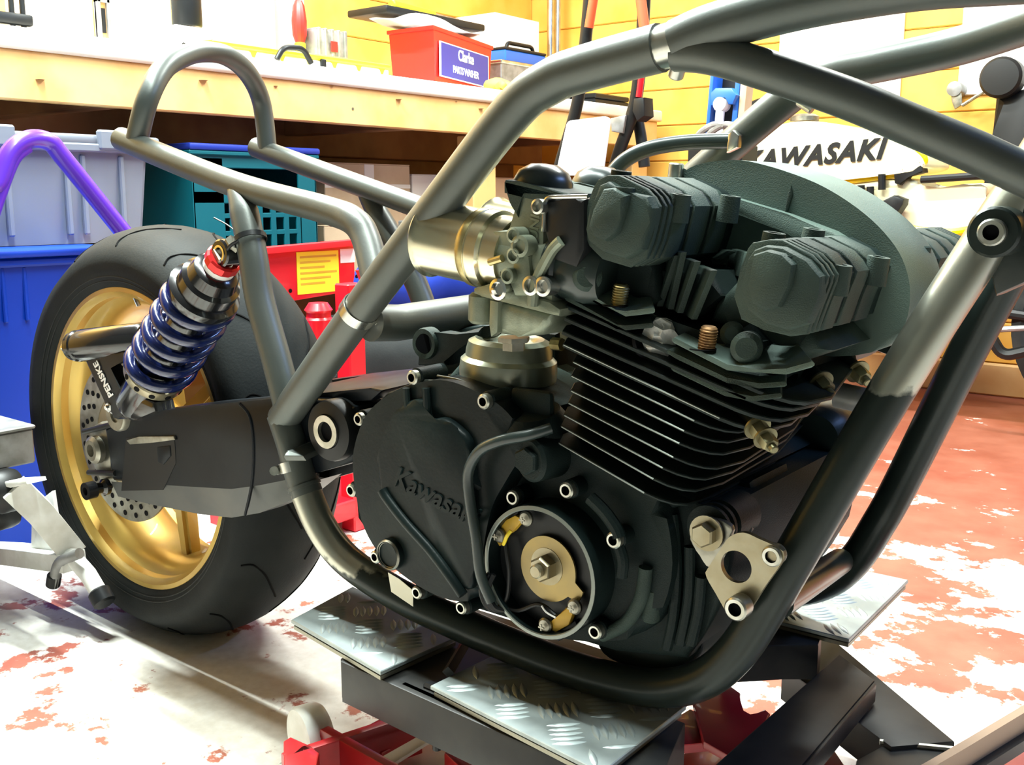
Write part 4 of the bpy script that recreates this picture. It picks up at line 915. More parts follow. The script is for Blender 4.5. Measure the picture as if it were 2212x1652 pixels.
ra_, rb_ = U(735, 1428, Z=zr), U(1320, 1690, Z=zr)
part('rail_side', prism(nb(), [ra_, rb_, rb_ - V((0, 0, .046)), ra_ - V((0, 0, .046))], (0, .012, 0), .002), 'lift_black', LIFT)
p = U(762, 1450, Z=zr - .016); part('rail_bolt', lathe(nb(), p, (0, -1, 0), [(0, -.012), (.0125, -.012), (.0125, .004), (.0105, .006), (0, .006)], 24), 'bolt_steel', LIFT)
part('rail_post', tube(nb(), [U(942, 1492, Z=zr), U(942, 1492, Z=zr) - V((0, 0, .062))], .0045, 10), 'black_satin', LIFT)
part('rail_latch', box(nb(), U(935, 1490, Z=zr - .002), (.02, .012, .014), None, .003), 'black_satin', LIFT)
part('strap_bar', tube(nb(), [U(1010, 1382, Z=ZP + .004), U(968, 1452, Z=ZP + .004)], .006, 4), 'lift_black', LIFT)
part('centre_rail', boxb(nb(), (.5, -.03, .12), (.88, .05, ZP - .06), .004), 'lift_black', LIFT)
slab('foot_block', [(1560, 1400), (1600, 1330), (1775, 1372), (1768, 1392), (1700, 1392)], ZP - .01, .04, 'lift_black')
slab('arm', [(1813, 1411), (1890, 1468), (1700, 1690), (1500, 1690)], .17, .006, 'lift_black')
slab('arm_side', [(1890, 1468), (1893, 1476), (1715, 1690), (1700, 1690)], .1695, .02, 'lift_black')
slab('side_beam', [(1700, 1350), (1790, 1372), (2062, 1600), (1925, 1612), (1690, 1438)], .145, .04, 'lift_black')
slab('side_beam', [(1850, 1640), (1920, 1602), (2080, 1625), (2060, 1690), (1840, 1690)], .14, .02, 'lift_black')
part('beam_rod', tube(nb(), [U(1900, 1602, Z=.142), U(2060, 1618, Z=.142)], .003, 8), 'bolt_steel', LIFT)
# tan pedal bar in the lower right corner
pbb = [U(2300, 1500, Z=.17), U(2212, 1556, Z=.17), U(2075, 1640, Z=.17), U(1990, 1690, Z=.17)]
part('pedal_bar', tube(nb(), pbb, .011, 4, sq=(.013, .004)), 'tan_rubber', LIFT, label='tan coloured pedal bar')
part('pedal_rubber', tube(nb(), [q - V((0, 0, .014)) for q in pbb], .011, 4, sq=(.006, .012)), 'black_satin', LIFT)
slab('base_plate', [(2120, 1660), (2300, 1540), (2300, 1700), (2120, 1700)], .1, .01, 'lift_red')
# red base members
nt_ = [(1494, 1498), (1547, 1458), (1600, 1496), (1596, 1515), (1602, 1535), (1620, 1545), (1638, 1542), (1652, 1530), (1664, 1540), (1650, 1565), (1590, 1640), (1520, 1600)]
slab('red_gusset', nt_, .15, .008, 'lift_red'); slab('red_gusset', [(1440, 1560), (1490, 1530), (1560, 1560), (1550, 1600), (1450, 1610)], .14, .01, 'lift_red')
slab('red_foot', [(1450, 1650), (1520, 1590), (1600, 1640), (1580, 1700), (1450, 1700)], .1, .02, 'lift_red')
slab('red_foot', [(1690, 1620), (1790, 1600), (1830, 1660), (1780, 1700), (1680, 1700)], .08, .02, 'lift_red')
def bar(nm, a, c_, w_, h_, m='lift_red', parent=LIFT):
    a, c_ = V(a), V(c_); d_ = (c_ - a).normalized(); s_ = d_.cross(V((0, 0, 1))).normalized() * w_ / 2
    return part(nm, prism(nb(), [a + s_, c_ + s_, c_ - s_, a - s_], (0, 0, -h_), .002), m, parent)
rz = .085
bar('red_leg', U(612, 1630, Z=rz), U(905, 1535, Z=rz), .012, .05); bar('red_leg', U(700, 1570, Z=rz), U(935, 1700, Z=rz), .012, .06)
slab('red_web', [(742, 1592), (858, 1532), (925, 1572), (825, 1625)], rz - .03, .006, 'lift_red')
slab('red_bracket', [(612, 1600), (628, 1590), (672, 1612), (690, 1625), (680, 1668), (612, 1690)], rz, .05, 'lift_red')
slab('paint_band', [(820, 1635), (932, 1572), (952, 1584), (846, 1650)], rz - .012, .004, 'bare_band')
slab('base_slab', [(846, 1650), (955, 1585), (1020, 1640), (980, 1700), (860, 1700)], .03, .02, 'bare_band')
slab('red_strip', [(975, 1605), (1060, 1660), (1030, 1690), (960, 1625)], .1, .02, 'lift_red')
part('castor', lathe(nb(), U(672, 1590, Z=.06), (.3, 1, 0), [(0, -.015), (.034, -.015), (.037, -.01), (.037, .01), (.034, .015), (0, .015)], 32), 'jack_white', LIFT)
for px_, py_ in ((622, 1648), (800, 1650)): part('castor_bolt', cyl(nb(), U(px_, py_, Z=rz - .02), U(px_, py_, Z=rz - .02) + V((.004, -.012, 0)), .006, 12), 'bolt_steel', LIFT)
# ================================================================== workbench and what is on it
XW = -.73; ZT = 1.0
BEN = root('workbench', (XW - .3, 1.2, 0), 'long pine workbench with pale worktop along the back wall', 'workbench')
part('worktop', boxb(nb(), (XW - .66, -.75, .957), (XW + .012, 2.72, ZT), .008, 3), 'worktop', BEN)
part('apron', boxb(nb(), (XW - .03, -.73, .858), (XW, 2.7, .957), .003), 'pine', BEN)
part('rear_rail', boxb(nb(), (XW - .66, -.73, .80), (XW - .56, 2.7, .957), .003), 'pine_dark', BEN)
for k, y in enumerate((-.6, .35, 1.3, 2.3)): part('bearer', boxb(nb(), (XW - .6, y, .86), (XW - .03, y + .06, .957), .003), 'pine_dark', BEN)
for y in (-.7, 1.635, 2.6): part('leg', boxb(nb(), (XW - .12, y, 0), (XW - .05, y + .115, .858), .003), 'pine', BEN)
part('lower_shelf', boxb(nb(), (XW - .62, .45, .40), (XW - .1, 2.6, .43), .002), 'pine_dark', BEN)
part('back_panel', boxb(nb(), (XW - .66, -.7, .2), (XW - .64, 2.6, .85)), 'pine_dark', BEN)
km_ = mesh_of('knot', lathe(nb(), (0, 0, 0), (1, 0, 0), [(0, .0004), (.0095, .0003), (.0105, 0)], 20), 'pine_dark')
for px_, py_, s in ((86, 172, 1.1), (438, 174, 1.3), (716, 187, .6), (860, 215, 1.2), (985, 219, .5), (595, 186, .7), (1038, 235, 1.2)):
    o = inst('knot', km_, U(px_, py_, X=XW), (1, 0, 0), BEN, s); o.matrix_basis = o.matrix_basis @ M.Diagonal((1.5, .8, 1, 1))
part('nail_head', cyl(nb(), U(762, 235, X=XW), U(762, 235, X=XW) + V((.001, 0, 0)), .004, 10), 'old_steel', BEN)
def yz(px0, py0, px1, py1, X):
    a, c_ = U(px0, py0, X=X), U(px1, py1, X=X); return a.y, c_.y, a.z, c_.z
def pbox(bm, px0, px1, top, X, dep, base=ZT, bev=.002):
    y0, y1, z1, _ = yz(px0, top, px1, top, X); return boxb(bm, (X - dep, y0, base), (X, y1, z1), bev)
# --- red parts washer with folded sheet on it
PW = root('parts_washer', (-.95, 1.55, ZT), 'red plastic parts washer tub with blue and white label', 'parts washer')
fl, fr_ = U(938, 168, X=-.80), U(1062, 185, X=-.93); fl.z = fr_.z = ZT
bl_ = U(842, 165, X=-.98); bl_.z = ZT; br_ = fr_ + (bl_ - fl); hgt = .165
base = [fl, fr_, br_, bl_]; cen = sum(base, V()) / 4
b = nb(); lo4 = [b.verts.new(cen + (p - cen) * .93) for p in base]; hi4 = [b.verts.new(p + V((0, 0, hgt))) for p in base]
in4 = [b.verts.new(cen + (p - cen) * .92 + V((0, 0, hgt))) for p in base]; bo4 = [b.verts.new(cen + (p - cen) * .86 + V((0, 0, .012))) for p in base]
for k in range(4):
    j = (k + 1) % 4; b.faces.new((lo4[k], lo4[j], hi4[j], hi4[k])); b.faces.new((hi4[k], hi4[j], in4[j], in4[k])); b.faces.new((in4[k], in4[j], bo4[j], bo4[k]))
b.faces.new(lo4); b.faces.new(bo4); part('tub', b, 'red_plastic', PW)
b = nb(); prism(b, [cen + (p - cen) * 1.04 + V((0, 0, hgt - .004)) for p in base], (0, 0, .012), .003); part('rim', b, 'red_plastic', PW)
fd = (fr_ - fl).normalized(); fn = V((fd.y, -fd.x, 0)); fn = fn if fn.x > 0 else -fn; W_ = (fr_ - fl).length
lc = (fl + fr_) / 2 + V((0, 0, .082)) + fn * .006 - fd * .004
def panel(c_, xd, n_, w_, h_, t_, m, nm, parent):
    u = V((0, 0, 1)); u = (u - n_ * u.dot(n_)).normalized(); xd = xd.normalized()
    q = [c_ - xd * w_ / 2 - u * h_ / 2, c_ + xd * w_ / 2 - u * h_ / 2, c_ + xd * w_ / 2 + u * h_ / 2, c_ - xd * w_ / 2 + u * h_ / 2]
    return part(nm, prism(nb(), q, -n_ * t_), m, parent)
panel(lc, fd, fn, W_ * .84, .104, .004, 'label_white', 'label_border', PW)
panel(lc + fn * .0006, fd, fn, W_ * .81, .097, .004, 'label_blue', 'label_panel', PW)
put_text('label_lettering', text_mesh('label_lettering', 'Clarke', .046, 'card_white', .0005, .0012), lc + fn * .0014 + V((0, 0, .024)), fd, fn, PW)
put_text('label_lettering', text_mesh('label_lettering', 'PARTS WASHER', .031, 'label_white', .0005, .0006, 0, .9), lc + fn * .0014 + V((0, 0, -.022)), fd, fn, PW)
def sheet(nm, corners, z, lab, cat, m='white_paper', amp=.006, n_=14, grp=None):
    b = nb(); g = []
    for i in range(n_ + 1):
        row = []
        for j in range(n_ + 1):
            s, t = i / n_, j / n_; p = corners[0] * (1 - s) * (1 - t) + corners[1] * s * (1 - t) + corners[2] * s * t + corners[3] * (1 - s) * t
            p = V((p.x, p.y, z + amp * (math.sin(s * 9 + t * 3) + math.sin(t * 7 + 1)) + random.uniform(-.001, .001))); row.append(b.verts.new(p))
        g.append(row)
    for i in range(n_):
        for j in range(n_): b.faces.new((g[i][j], g[i + 1][j], g[i + 1][j + 1], g[i][j + 1]))
    bmesh.ops.solidify(b, geom=b.faces[:], thickness=.003)
    return single(nm, b, m, lab, cat, grp)
ex = [cen + (p - cen) * 1.22 for p in base]; ex[3] += V((.03, -.06, 0)); ex[0] += V((0, -.05, 0))
sheet('rag', ex, ZT + hgt + .022, 'crumpled white rag spread over the red parts washer', 'rag')
TR = root('tool_tray', (-.95, 1.6, ZT + hgt + .04), 'black tray of tools lying on the white rag over the parts washer', 'tray')
zt = ZT + hgt + .04
part('tray_body', boxb(nb(), (-1.05, 1.36, zt), (-.88, 1.82, zt + .022), .006, 2), 'black_satin', TR); part('tool_handle', cyl(nb(), (-.9, 1.40, zt + .03), (-.93, 1.62, zt + .03), .014, 16, .004), 'yellow_plastic', TR); part('tool_blade', cyl(nb(), (-.93, 1.62, zt + .03), (-.94, 1.75, zt + .03), .008, 12), 'bolt_steel', TR)
# --- yellow organiser with black handle
YO = root('tool_organiser', (-.85, .95, ZT), 'long yellow and white plastic tool organiser with black carrying handle', 'organiser')
ya0, ya1 = U(460, 100, X=-.8).y, U(840, 100, X=-.8).y
part('body', boxb(nb(), (-.92, ya0, ZT), (-.8, ya1, ZT + .028), .004), 'label_white', YO)
part('rim', boxb(nb(), (-.925, ya0 - .004, ZT + .028), (-.795, ya1 + .004, ZT + .042), .004), 'yellow_plastic', YO)
for k in range(7): y = ya0 + .03 + k * (ya1 - ya0 - .06) / 6; part('divider', prism(nb(), [V((-.7995, y - .012, ZT + .028)), V((-.7995, y + .012, ZT + .028)), V((-.7995, y, ZT + .004))], (-.002, 0, 0)), 'yellow_plastic', YO)
part('handle', tube(nb(), fillet([U(598, 128, X=-.78), U(612, 102, X=-.775), U(655, 104, X=-.775), U(672, 136, X=-.78)], .02), .0075, 12), 'black_satin', YO)
part('latch', boxb(nb(), (-.8, U(690, 120, X=-.8).y, ZT), (-.79, U(700, 120, X=-.8).y, ZT + .03), .002), 'black_satin', YO)
# --- the other things standing on the bench
def carton(nm, px0, px1, top, X, dep, m, lab, cat='box', lid=None, lettering=None, base=ZT):
    y0, y1, z1, _ = yz(px0, top, px1, top, X); r = root(nm, (X - dep / 2, (y0 + y1) / 2, base), lab, cat)
    part('body', boxb(nb(), (X - dep, y0, base), (X, y1, z1), .002), m, r)
    for s in (-1, 1): part('flap', boxb(nb(), (X - dep / 2 + (0 if s > 0 else -dep / 2), y0, z1), (X - dep / 2 + (dep / 2 if s > 0 else 0) - .001, y1, z1 + .003), .001), lid or m, r)
    if lettering:
        me = text_mesh('lettering', lettering[0], lettering[1], 'black_satin', .0003); put_text('lettering', me, V((X + .0006, (y0 + y1) / 2 + lettering[2], base + lettering[3])), (0, 1, 0), (1, 0, 0), r)
    return r
carton('carton', 100, 195, -60, -.95, .2, 'card_white', 'plain white carton at the left end of the workbench')
carton('carton', 318, 365, -70, -.92, .2, 'card_white', 'tall narrow white carton beside the black tin on the workbench')
carton('carton', 380, 434, 55, -.84, .075, 'card_white', 'low white carton with black print under the black tin', lettering=('280', .03, .0, .02))
z0 = U(400, 55, X=-.84).z + .004
b = nb(); cc_ = U(405, 55, X=-.878); lathe(b, (cc_.x, cc_.y, z0), (0, 0, 1), [(0, 0), (.034, 0), (.036, .004), (.036, .13), (.033, .138), (.03, .14), (.03, .15), (0, .15)], 28); single('tin', b, 'black_satin', 'black screw-top tin standing on the low white carton', 'tin')
carton('carton', 480, 590, -80, -1.0, .2, 'card_white', 'large white carton behind the yellow organiser')
carton('carton', 612, 655, -60, -1.02, .05, 'label_white', 'white board behind the red screwdriver')
SD = root('screwdriver', U(650, 90, X=-.99), 'red and yellow handled screwdriver standing upright before a white board', 'screwdriver')
p = U(648, 92, X=-.99); p.z = ZT
part('blade', cyl(nb(), p, p + V((0, 0, .075)), .011, 16, .003), 'black_satin', SD); part('collar', cyl(nb(), p + V((0, 0, .075)), p + V((0, 0, .1)), .016, 16, .003), 'yellow_plastic', SD); part('handle', lathe(nb(), p + V((0, 0, .1)), (0, 0, 1), [(0, 0), (.013, 0), (.02, .02), (.022, .06), (.017, .1), (.01, .115), (0, .118)], 12), 'red_plastic', SD, ang=20)
BC = root('case', U(708, 95, X=-.95), 'small grey ribbed case with red square badge on the workbench', 'case')
y0, y1, z1, _ = yz(682, 60, 752, 60, -.95)
part('body', boxb(nb(), (-1.03, y0, ZT), (-.95, y1, z1), .008, 2), 'gray_steel', BC)
for k in range(5): y = y0 + (k + .5) * (y1 - y0) / 5; part('rib', boxb(nb(), (-1.0, y - .006, ZT + .01), (-.946, y + .006, z1 + .004), .003), 'gray_steel', BC)
part('badge', boxb(nb(), (-.946, (y0 + y1) / 2 - .012, z1 - .06), (-.943, (y0 + y1) / 2 + .014, z1 - .03), .001), 'red_plastic', BC)
GA = root('dial_gauge', U(40, 62, X=-.9), 'black clamp with two upright rods at the left end of the workbench', 'clamp')
p = U(40, 60, X=-.9); p.z = ZT
part('base', boxb(nb(), p + V((-.05, -.05, 0)), p + V((.02, .07, .016)), .004), 'black_satin', GA)
for dy in (-.012, .012): part('rod', cyl(nb(), p + V((0, dy, .016)), p + V((0, dy, .15)), .006, 12), 'black_satin', GA)
part('clamp_head', boxb(nb(), p + V((-.012, -.05, .03)), p + V((.012, .03, .055)), .006, 2), 'black_satin', GA)
FRM = root('picture_frame', U(225, 75, X=-.9), 'small grey framed picture leaning on the workbench', 'picture frame')
y0, y1, z1, zb = yz(210, -5, 242, 72, -.9)
part('backing', boxb(nb(), (-.915, y0, ZT), (-.908, y1, z1), .001), 'pine', FRM)
for a, c_ in (((y0, ZT), (y0 + .008, z1)), ((y1 - .008, ZT), (y1, z1)), ((y0, ZT), (y1, ZT + .01)), ((y0, z1 - .008), (y1, z1))): part('frame_bar', boxb(nb(), (-.918, a[0], a[1]), (-.9, c_[0], c_[1]), .001), 'gray_steel', FRM)
part('dark_picture', boxb(nb(), (-.9075, y0 + .012, ZT + .04), (-.906, y1 - .01, z1 - .02)), 'bike_black', FRM)
carton('carton', 1070, 1165, 28, -1.15, .2, 'card_white', 'white carton behind the parts washer')
y0, y1, z1, _ = yz(1085, 128, 1235, 128, -.95)
TY2 = root('steel_tray', (-1.05, (y0 + y1) / 2, ZT), 'long grey steel tray with rolled rim right of the parts washer', 'tray')
part('tray_body', boxb(nb(), (-1.13, y0, ZT), (-.955, y1, z1), .003), 'gray_steel', TY2); part('tray_rim', boxb(nb(), (-1.135, y0 - .005, z1 - .012), (-.95, y1 + .005, z1), .003), 'bright_steel', TY2)
zs = z1
y0, y1, z1, _ = yz(1092, 106, 1180, 106, -.97)
BX = root('tool_box', (-1.04, (y0 + y1) / 2, zs), 'flat blue tool box with black lid standing on the steel tray', 'tool box')
part('body', boxb(nb(), (-1.1, y0, zs), (-.97, y1, z1), .004), 'hoist_blue', BX); part('lid', boxb(nb(), (-1.1, y0, z1), (-.968, y1, z1 + .01), .003), 'black_satin', BX); part('lid_handle', tube(nb(), fillet([V((-1, y0 + .04, z1 + .008)), V((-1, y0 + .05, z1 + .03)), V((-1, y1 - .05, z1 + .03)), V((-1, y1 - .04, z1 + .008))], .015), .007, 10), 'black_satin', BX)
p = U(1205, 100, X=-1.03); p.z = zs + .024
GB = root('grease_gun', p - V((0, 0, .024)), 'red grease gun with brass nozzle lying on the steel tray', 'grease gun')
part('barrel', lathe(nb(), p, (0, 1, 0), [(0, 0), (.018, 0), (.022, .005), (.022, .1), (.018, .12), (0, .12)], 20), 'red_plastic', GB); part('nozzle', cyl(nb(), p - V((0, .04, 0)), p, .006, 12, .002), 'brass', GB)
RD = root('press_stand', U(1215, 80, X=-1.15), 'pale round-topped press stand with upright steel columns', 'press stand')
p = U(1195, 85, X=-1.22); p.z = ZT
part('base', lathe(nb(), p, (0, 0, 1), [(0, 0), (.05, 0), (.05, .03), (.09, .06), (.12, .09), (.12, .12), (.1, .14), (0, .145)], 32), 'card_white', RD)
for dy in (-.02, .03): part('column', cyl(nb(), p + V((0, dy, .14)), p + V((0, dy, .7)), .014, 14), 'bright_steel', RD)
# yellow work gloves, crumpled
def glove(px_, py_, X, lab, s=1.):
    p = U(px_, py_, X=X); r = root('glove', (p.x, p.y, ZT), lab, 'glove', 'yellow work gloves'); b = nb()
    bmesh.ops.create_icosphere(b, subdivisions=3, radius=.035 * s, matrix=M.Translation((p.x, p.y, ZT + .024 * s)) @ M.Diagonal((1.3, 1.4, .68, 1)))
    for v in b.verts: v.co.z = max(ZT, v.co.z + random.uniform(-.002, .002))
    part('palm', b, 'glove_yellow', r, ang=80)
    for k in range(4):
        a = p + V((.03, -.035 + k * .022, 0)) * s; a.z = ZT + .016; e = a + V((.045, -.025 + k * .008, -.004)) * s
        part('finger', tube(nb(), cr([a, (a + e) / 2 + V((0, 0, .008)), e], 4), [.011 * s] * 7 + [.011 * s, .006 * s], 10), 'glove_yellow', r, ang=80)
glove(1120, 180, -.85, 'crumpled yellow work glove on top, nearer the blue tool box', 1.1); glove(1075, 188, -.80, 'yellow work glove lying flat beside the parts washer')
NB = root('storage_case', U(1400, 225, X=-.85), 'long flat dark navy case at the right end of the workbench', 'case')
y0, y1 = U(1285, 215, X=-.85).y, 2.78
part('body', boxb(nb(), (-1.05, y0, ZT), (-.85, y1 - .1, ZT + .035), .004), 'black_satin', NB); part('lid', boxb(nb(), (-1.05, y0, ZT + .037), (-.848, y1 - .1, ZT + .055), .004), 'bike_black', NB)
# ================================================================== under the bench
b0 = root('storage_box', (-.8, .15, .572), 'translucent plastic storage box with lid resting on the blue bin', 'storage box')
def taper(lo, hi, s, wall=.004):
    lo, hi = V(lo), V(hi); c_ = (lo + hi) / 2; b = nb()
    def ringv(k, z, ins): return [b.verts.new((c_.x + sx * ((hi.x - lo.x) / 2 * k - ins), c_.y + sy * ((hi.y - lo.y) / 2 * k - ins), z)) for sx, sy in ((-1, -1), (1, -1), (1, 1), (-1, 1))]
    A, B, C, D = ringv(s, lo.z, 0), ringv(1, hi.z, 0), ringv(1, hi.z, wall), ringv(s, lo.z + wall, wall)
    for P_, Q in ((A, B), (B, C), (C, D)):
        for k in range(4): b.faces.new((P_[k], P_[(k + 1) % 4], Q[(k + 1) % 4], Q[k]))
    b.faces.new(A[::-1]); b.faces.new(D)
    bmesh.ops.bevel(b, geom=[e for e in b.edges if abs(e.verts[0].co.z - e.verts[1].co.z) > .05], offset=.012, segments=2, affect='EDGES')
    return b
part('tub', taper((-1.0, -.12, .572), (-.62, .375, .77), .93), 'box_clear', b0)
part('lid', boxb(nb(), (-1.01, -.13, .77), (-.61, .395, .79), .006, 2), 'box_clear', b0)
part('lid_rim', boxb(nb(), (-1.015, -.135, .755), (-.605, .39, .772), .003), 'box_clear', b0)
for y in (.06, .18, .215, .3): part('rib', boxb(nb(), (-.628, y, .59), (-.616, y + .012, .75), .003), 'box_clear', b0)
for y in (.02, .25): part('clip', boxb(nb(), (-.616, y, .76), (-.6, y + .06, .8), .004), 'box_clear', b0)
part('contents', boxb(nb(), (-.95, -.05, .58), (-.68, .3, .68), .02, 2), 'gray_steel', b0)
BN = root('bin', (-.72, -.08, 0), 'deep blue plastic bin standing on the floor behind the wheel', 'bin')
part('tub', taper((-.92, -.36, 0), (-.5, .2, .555), .84, .005), 'bin_blue', BN)
part('rim', boxb(nb(), (-.93, -.37, .54), (-.49, .21, .556), .004), 'bin_blue', BN); part('rim_lip', boxb(nb(), (-.94, -.38, .557), (-.48, .22, .571), .005, 2), 'bin_blue', BN)
for y in (-.2, -.02, .02, .12): part('rib', boxb(nb(), (-.53, y, .44), (-.5, y + .008, .54), .002), 'bin_blue', BN)
CRT = root('crate', (-.92, .76, .43), 'teal slotted plastic crate with a blue lid on the shelf under the workbench', 'crate')
cy0, cy1, cz0, cz1 = .57, .955, .432, .77; xf = -.755
part('back', boxb(nb(), (-1.1, cy0, cz0), (-1.095, cy1, cz1)), 'crate_teal', CRT); part('base', boxb(nb(), (-1.1, cy0, cz0), (xf, cy1, cz0 + .006)), 'crate_teal', CRT)
for y in (cy0, cy1 - .006): part('side', boxb(nb(), (-1.1, y, cz0), (xf, y + .006, cz1), .001), 'crate_teal', CRT)
part('front_band', boxb(nb(), (xf - .008, cy0, cz1 - .035), (xf, cy1, cz1), .002), 'crate_teal', CRT); part('front_band', boxb(nb(), (xf - .008, cy0, cz1 - .12), (xf, cy1, cz1 - .09), .002), 'crate_teal', CRT)
for y0_, y1_ in ((cy0, cy0 + .09), (cy1 - .06, cy1)): part('front_panel', boxb(nb(), (xf - .008, y0_, cz0), (xf, y1_, cz1 - .01), .002), 'crate_teal', CRT)
for k in range(6): y = cy0 + .105 + k * .042; part('front_bar', boxb(nb(), (xf - .008, y, cz0), (xf, y + .017, cz1 - .1), .002), 'crate_teal', CRT)
for k in range(6): z = cz0 + .01 + k * .043; part('front_bar', boxb(nb(), (xf - .007, cy0 + .08, z), (xf - .001, cy1 - .05, z + .012), .001), 'crate_teal', CRT)
part('rim', boxb(nb(), (-1.11, cy0 - .008, cz1 - .006), (xf + .008, cy1 + .008, cz1 + .006), .003), 'crate_teal', CRT)
part('lid', boxb(nb(), (-1.11, cy0 - .008, cz1 + .006), (xf + .01, cy1 + .01, cz1 + .022), .005, 2), 'crate_blue', CRT)
def cardbox(px0, px1, top, X, lab, m='card_brown', base=.432, tape=True, dp=.25):
    y0, y1, z1, _ = yz(px0, top, px1, top, X); r = root('cardboard_box', (X - .12, (y0 + y1) / 2, base), lab, 'box', 'cardboard boxes under the workbench')
    part('body', boxb(nb(), (X - dp, y0, base), (X, y1, z1), .002), m, r)
    for s in (0, 1): part('flap', boxb(nb(), (X - dp + s * dp * .504, y0, z1), (X - dp * .504 + s * dp * .504, y1, z1 + .003), .001), m, r)
    if tape: part('tape', boxb(nb(), (X, y0, z1 - .07), (X + .0008, y1, z1 - .058)), 'card_white', r); part('tape', boxb(nb(), (X, (y0 + y1) / 2 - .02, base), (X + .0009, (y0 + y1) / 2 + .02, z1)), 'card_white', r)
    return r
cardbox(700, 885, 352, -.92, 'brown cardboard box with pale tape on the shelf beside the teal crate')
q = cardbox(890, 1005, 378, -.92, 'pale cardboard box with a small red mark beside the bench leg', 'card_white', tape=False)
part('red_mark', boxb(nb(), (-.9, U(985, 430, X=-.9).y - .008, U(985, 440, X=-.9).z), (-.899, U(985, 430, X=-.9).y + .01, U(985, 420, X=-.9).z)), 'red_plastic', q)
cardbox(1066, 1190, 385, -.9, 'brown cardboard box on the shelf right of the bench leg', tape=False)
cardbox(700, 800, 490, -.84, 'low cardboard box in front of the taped box', 'card_brown', .432, False, .07)
SF = root('steel_stand', (-.7, 1.45, 0), 'grey steel trestle stand under the workbench', 'stand')
for y in (1.28, 1.6):
    for x in (-.69, -.6): part('leg', boxb(nb(), (x - .02, y, 0), (x + .0, y + .02, .56), .002), 'gray_steel', SF)
part('top_bar', boxb(nb(), (-.715, 1.22, .56), (-.595, 1.66, .6), .003), 'gray_steel', SF); part('cross_bar', boxb(nb(), (-.7, 1.28, .3), (-.62, 1.6, .32), .002), 'gray_steel', SF)
# blue bag
b = nb(); bmesh.ops.create_icosphere(b, subdivisions=4, radius=1., matrix=M.Translation((-.33, .95, .475)) @ M.Diagonal((.13, .24, .1, 1)))
for v in b.verts: v.co += V((math.sin(v.co.y * 37 + v.co.z * 20) * .012, math.sin(v.co.z * 40) * .006, math.sin(v.co.y * 30 + v.co.x * 25) * .01))
BG = root('bag', (-.33, .95, .365), 'dark blue cloth bag slumped on the stacked tyres behind the frame', 'bag')
part('body', b, 'blue_cloth', BG, ang=80)
for dz in (0, .03): part('strap', tube(nb(), cr([V((-.29, .78, .5 + dz)), V((-.25, .9, .545 + dz)), V((-.25, 1.02, .54 + dz)), V((-.28, 1.12, .5 + dz))], 6), .006, 8), 'blue_cloth', BG)
# red hydraulic table with yellow notice
RT_ = root('hydraulic_trolley', (-.25, .45, 0), 'red steel trolley with yellow notice behind the rear wheel', 'trolley')
xr = -.2; y0, y1, z1, zb = yz(548, 535, 768, 638, xr)
part('panel', prism(nb(), [V((xr, y0, z1 + .0)), V((xr, y0, zb + .04)), V((xr, y0 + .06, zb - .0)), V((xr, y1 - .01, zb + .01)), V((xr, y1, zb + .04)), V((xr, y1, z1 + .008))], (-.006, 0, 0), .002), 'red_paint', RT_)
part('panel_lip', prism(nb(), [V((xr + .018, y0, z1)), V((xr + .018, y1, z1 + .008)), V((xr - .006, y1, z1 + .008)), V((xr - .006, y0, z1))], (0, 0, -.012), .002), 'red_paint', RT_)
a, c_ = U(640, 545, X=xr + .001), U(733, 628, X=xr + .001); NT = part('notice', boxb(nb(), (xr, a.y, c_.z), (xr + .0015, c_.y, a.z)), 'label_yellow', RT_)
for k in range(6): z = a.z - .012 - k * .0105; part('notice_line', boxb(nb(), (xr + .0015, a.y + .008, z), (xr + .0019, c_.y - .006 - (k % 3) * .016, z + .004)), 'yellow_pad', NT)
a, c_ = U(734, 538, X=xr), U(766, 566, X=xr); part('label', boxb(nb(), (xr, a.y, c_.z), (xr + .0015, c_.y, a.z)), 'label_white', RT_)
for px_, py_ in ((627, 628), (749, 616), (770, 597)): part('rivet_hole', cyl(nb(), U(px_, py_, X=xr), U(px_, py_, X=xr) + V((.001, 0, 0)), .004, 12), 'black_hole', RT_)
a = U(772, 700, X=-.1); part('post', boxb(nb(), (-.14, a.y - .022, 0), (-.1, a.y + .022, .5), .003), 'red_paint', RT_)
a = U(570, 700, X=-.22); part('post', boxb(nb(), (-.26, a.y - .02, 0), (-.22, a.y + .02, .5), .003), 'red_paint', RT_)
a = U(845, 590, X=-.12); part('arm', prism(nb(), [U(790, 585, X=-.12), U(830, 578, X=-.12), U(868, 588, X=-.12), U(860, 612, X=-.12), U(800, 612, X=-.12)], (-.03, 0, 0), .003), 'red_paint', RT_)
part('cylinder', lathe(nb(), U(690, 730, X=-.28), (0, 0, 1), [(0, 0), (.03, 0), (.03, .04), (.026, .045), (.026, .055), (.03, .06), (.02, .075), (0, .075)], 24), 'red_paint', RT_); part('frame_bar', boxb(nb(), (-.3, .25, .03), (-.1, .62, .07), .003), 'red_paint', RT_)
part('coil', tube(nb(), [V((-.18 + math.cos(k * .9) * .01, U(716, 780, X=-.18).y + math.sin(k * .9) * .01, .2 + k * .0022)) for k in range(60)], .002, 6), 'bike_black', RT_)
for k, lab in enumerate(('lower of two worn tyres stacked flat under the blue bag', 'upper of two worn tyres stacked flat under the blue bag')):
    b = nb(); lathe(b, (-.4, .98, .09 + k * .181), (0, 0, 1), [(.2, -.06), (.23, -.085), (.265, -.09), (.285, -.075), (.3, -.04), (.304, 0), (.3, .04), (.285, .075), (.265, .09), (.23, .085), (.2, .06), (.2, -.06)], 64)
    single('spare_tyre', b, 'rubber', lab, 'tyre', 'spare tyres')
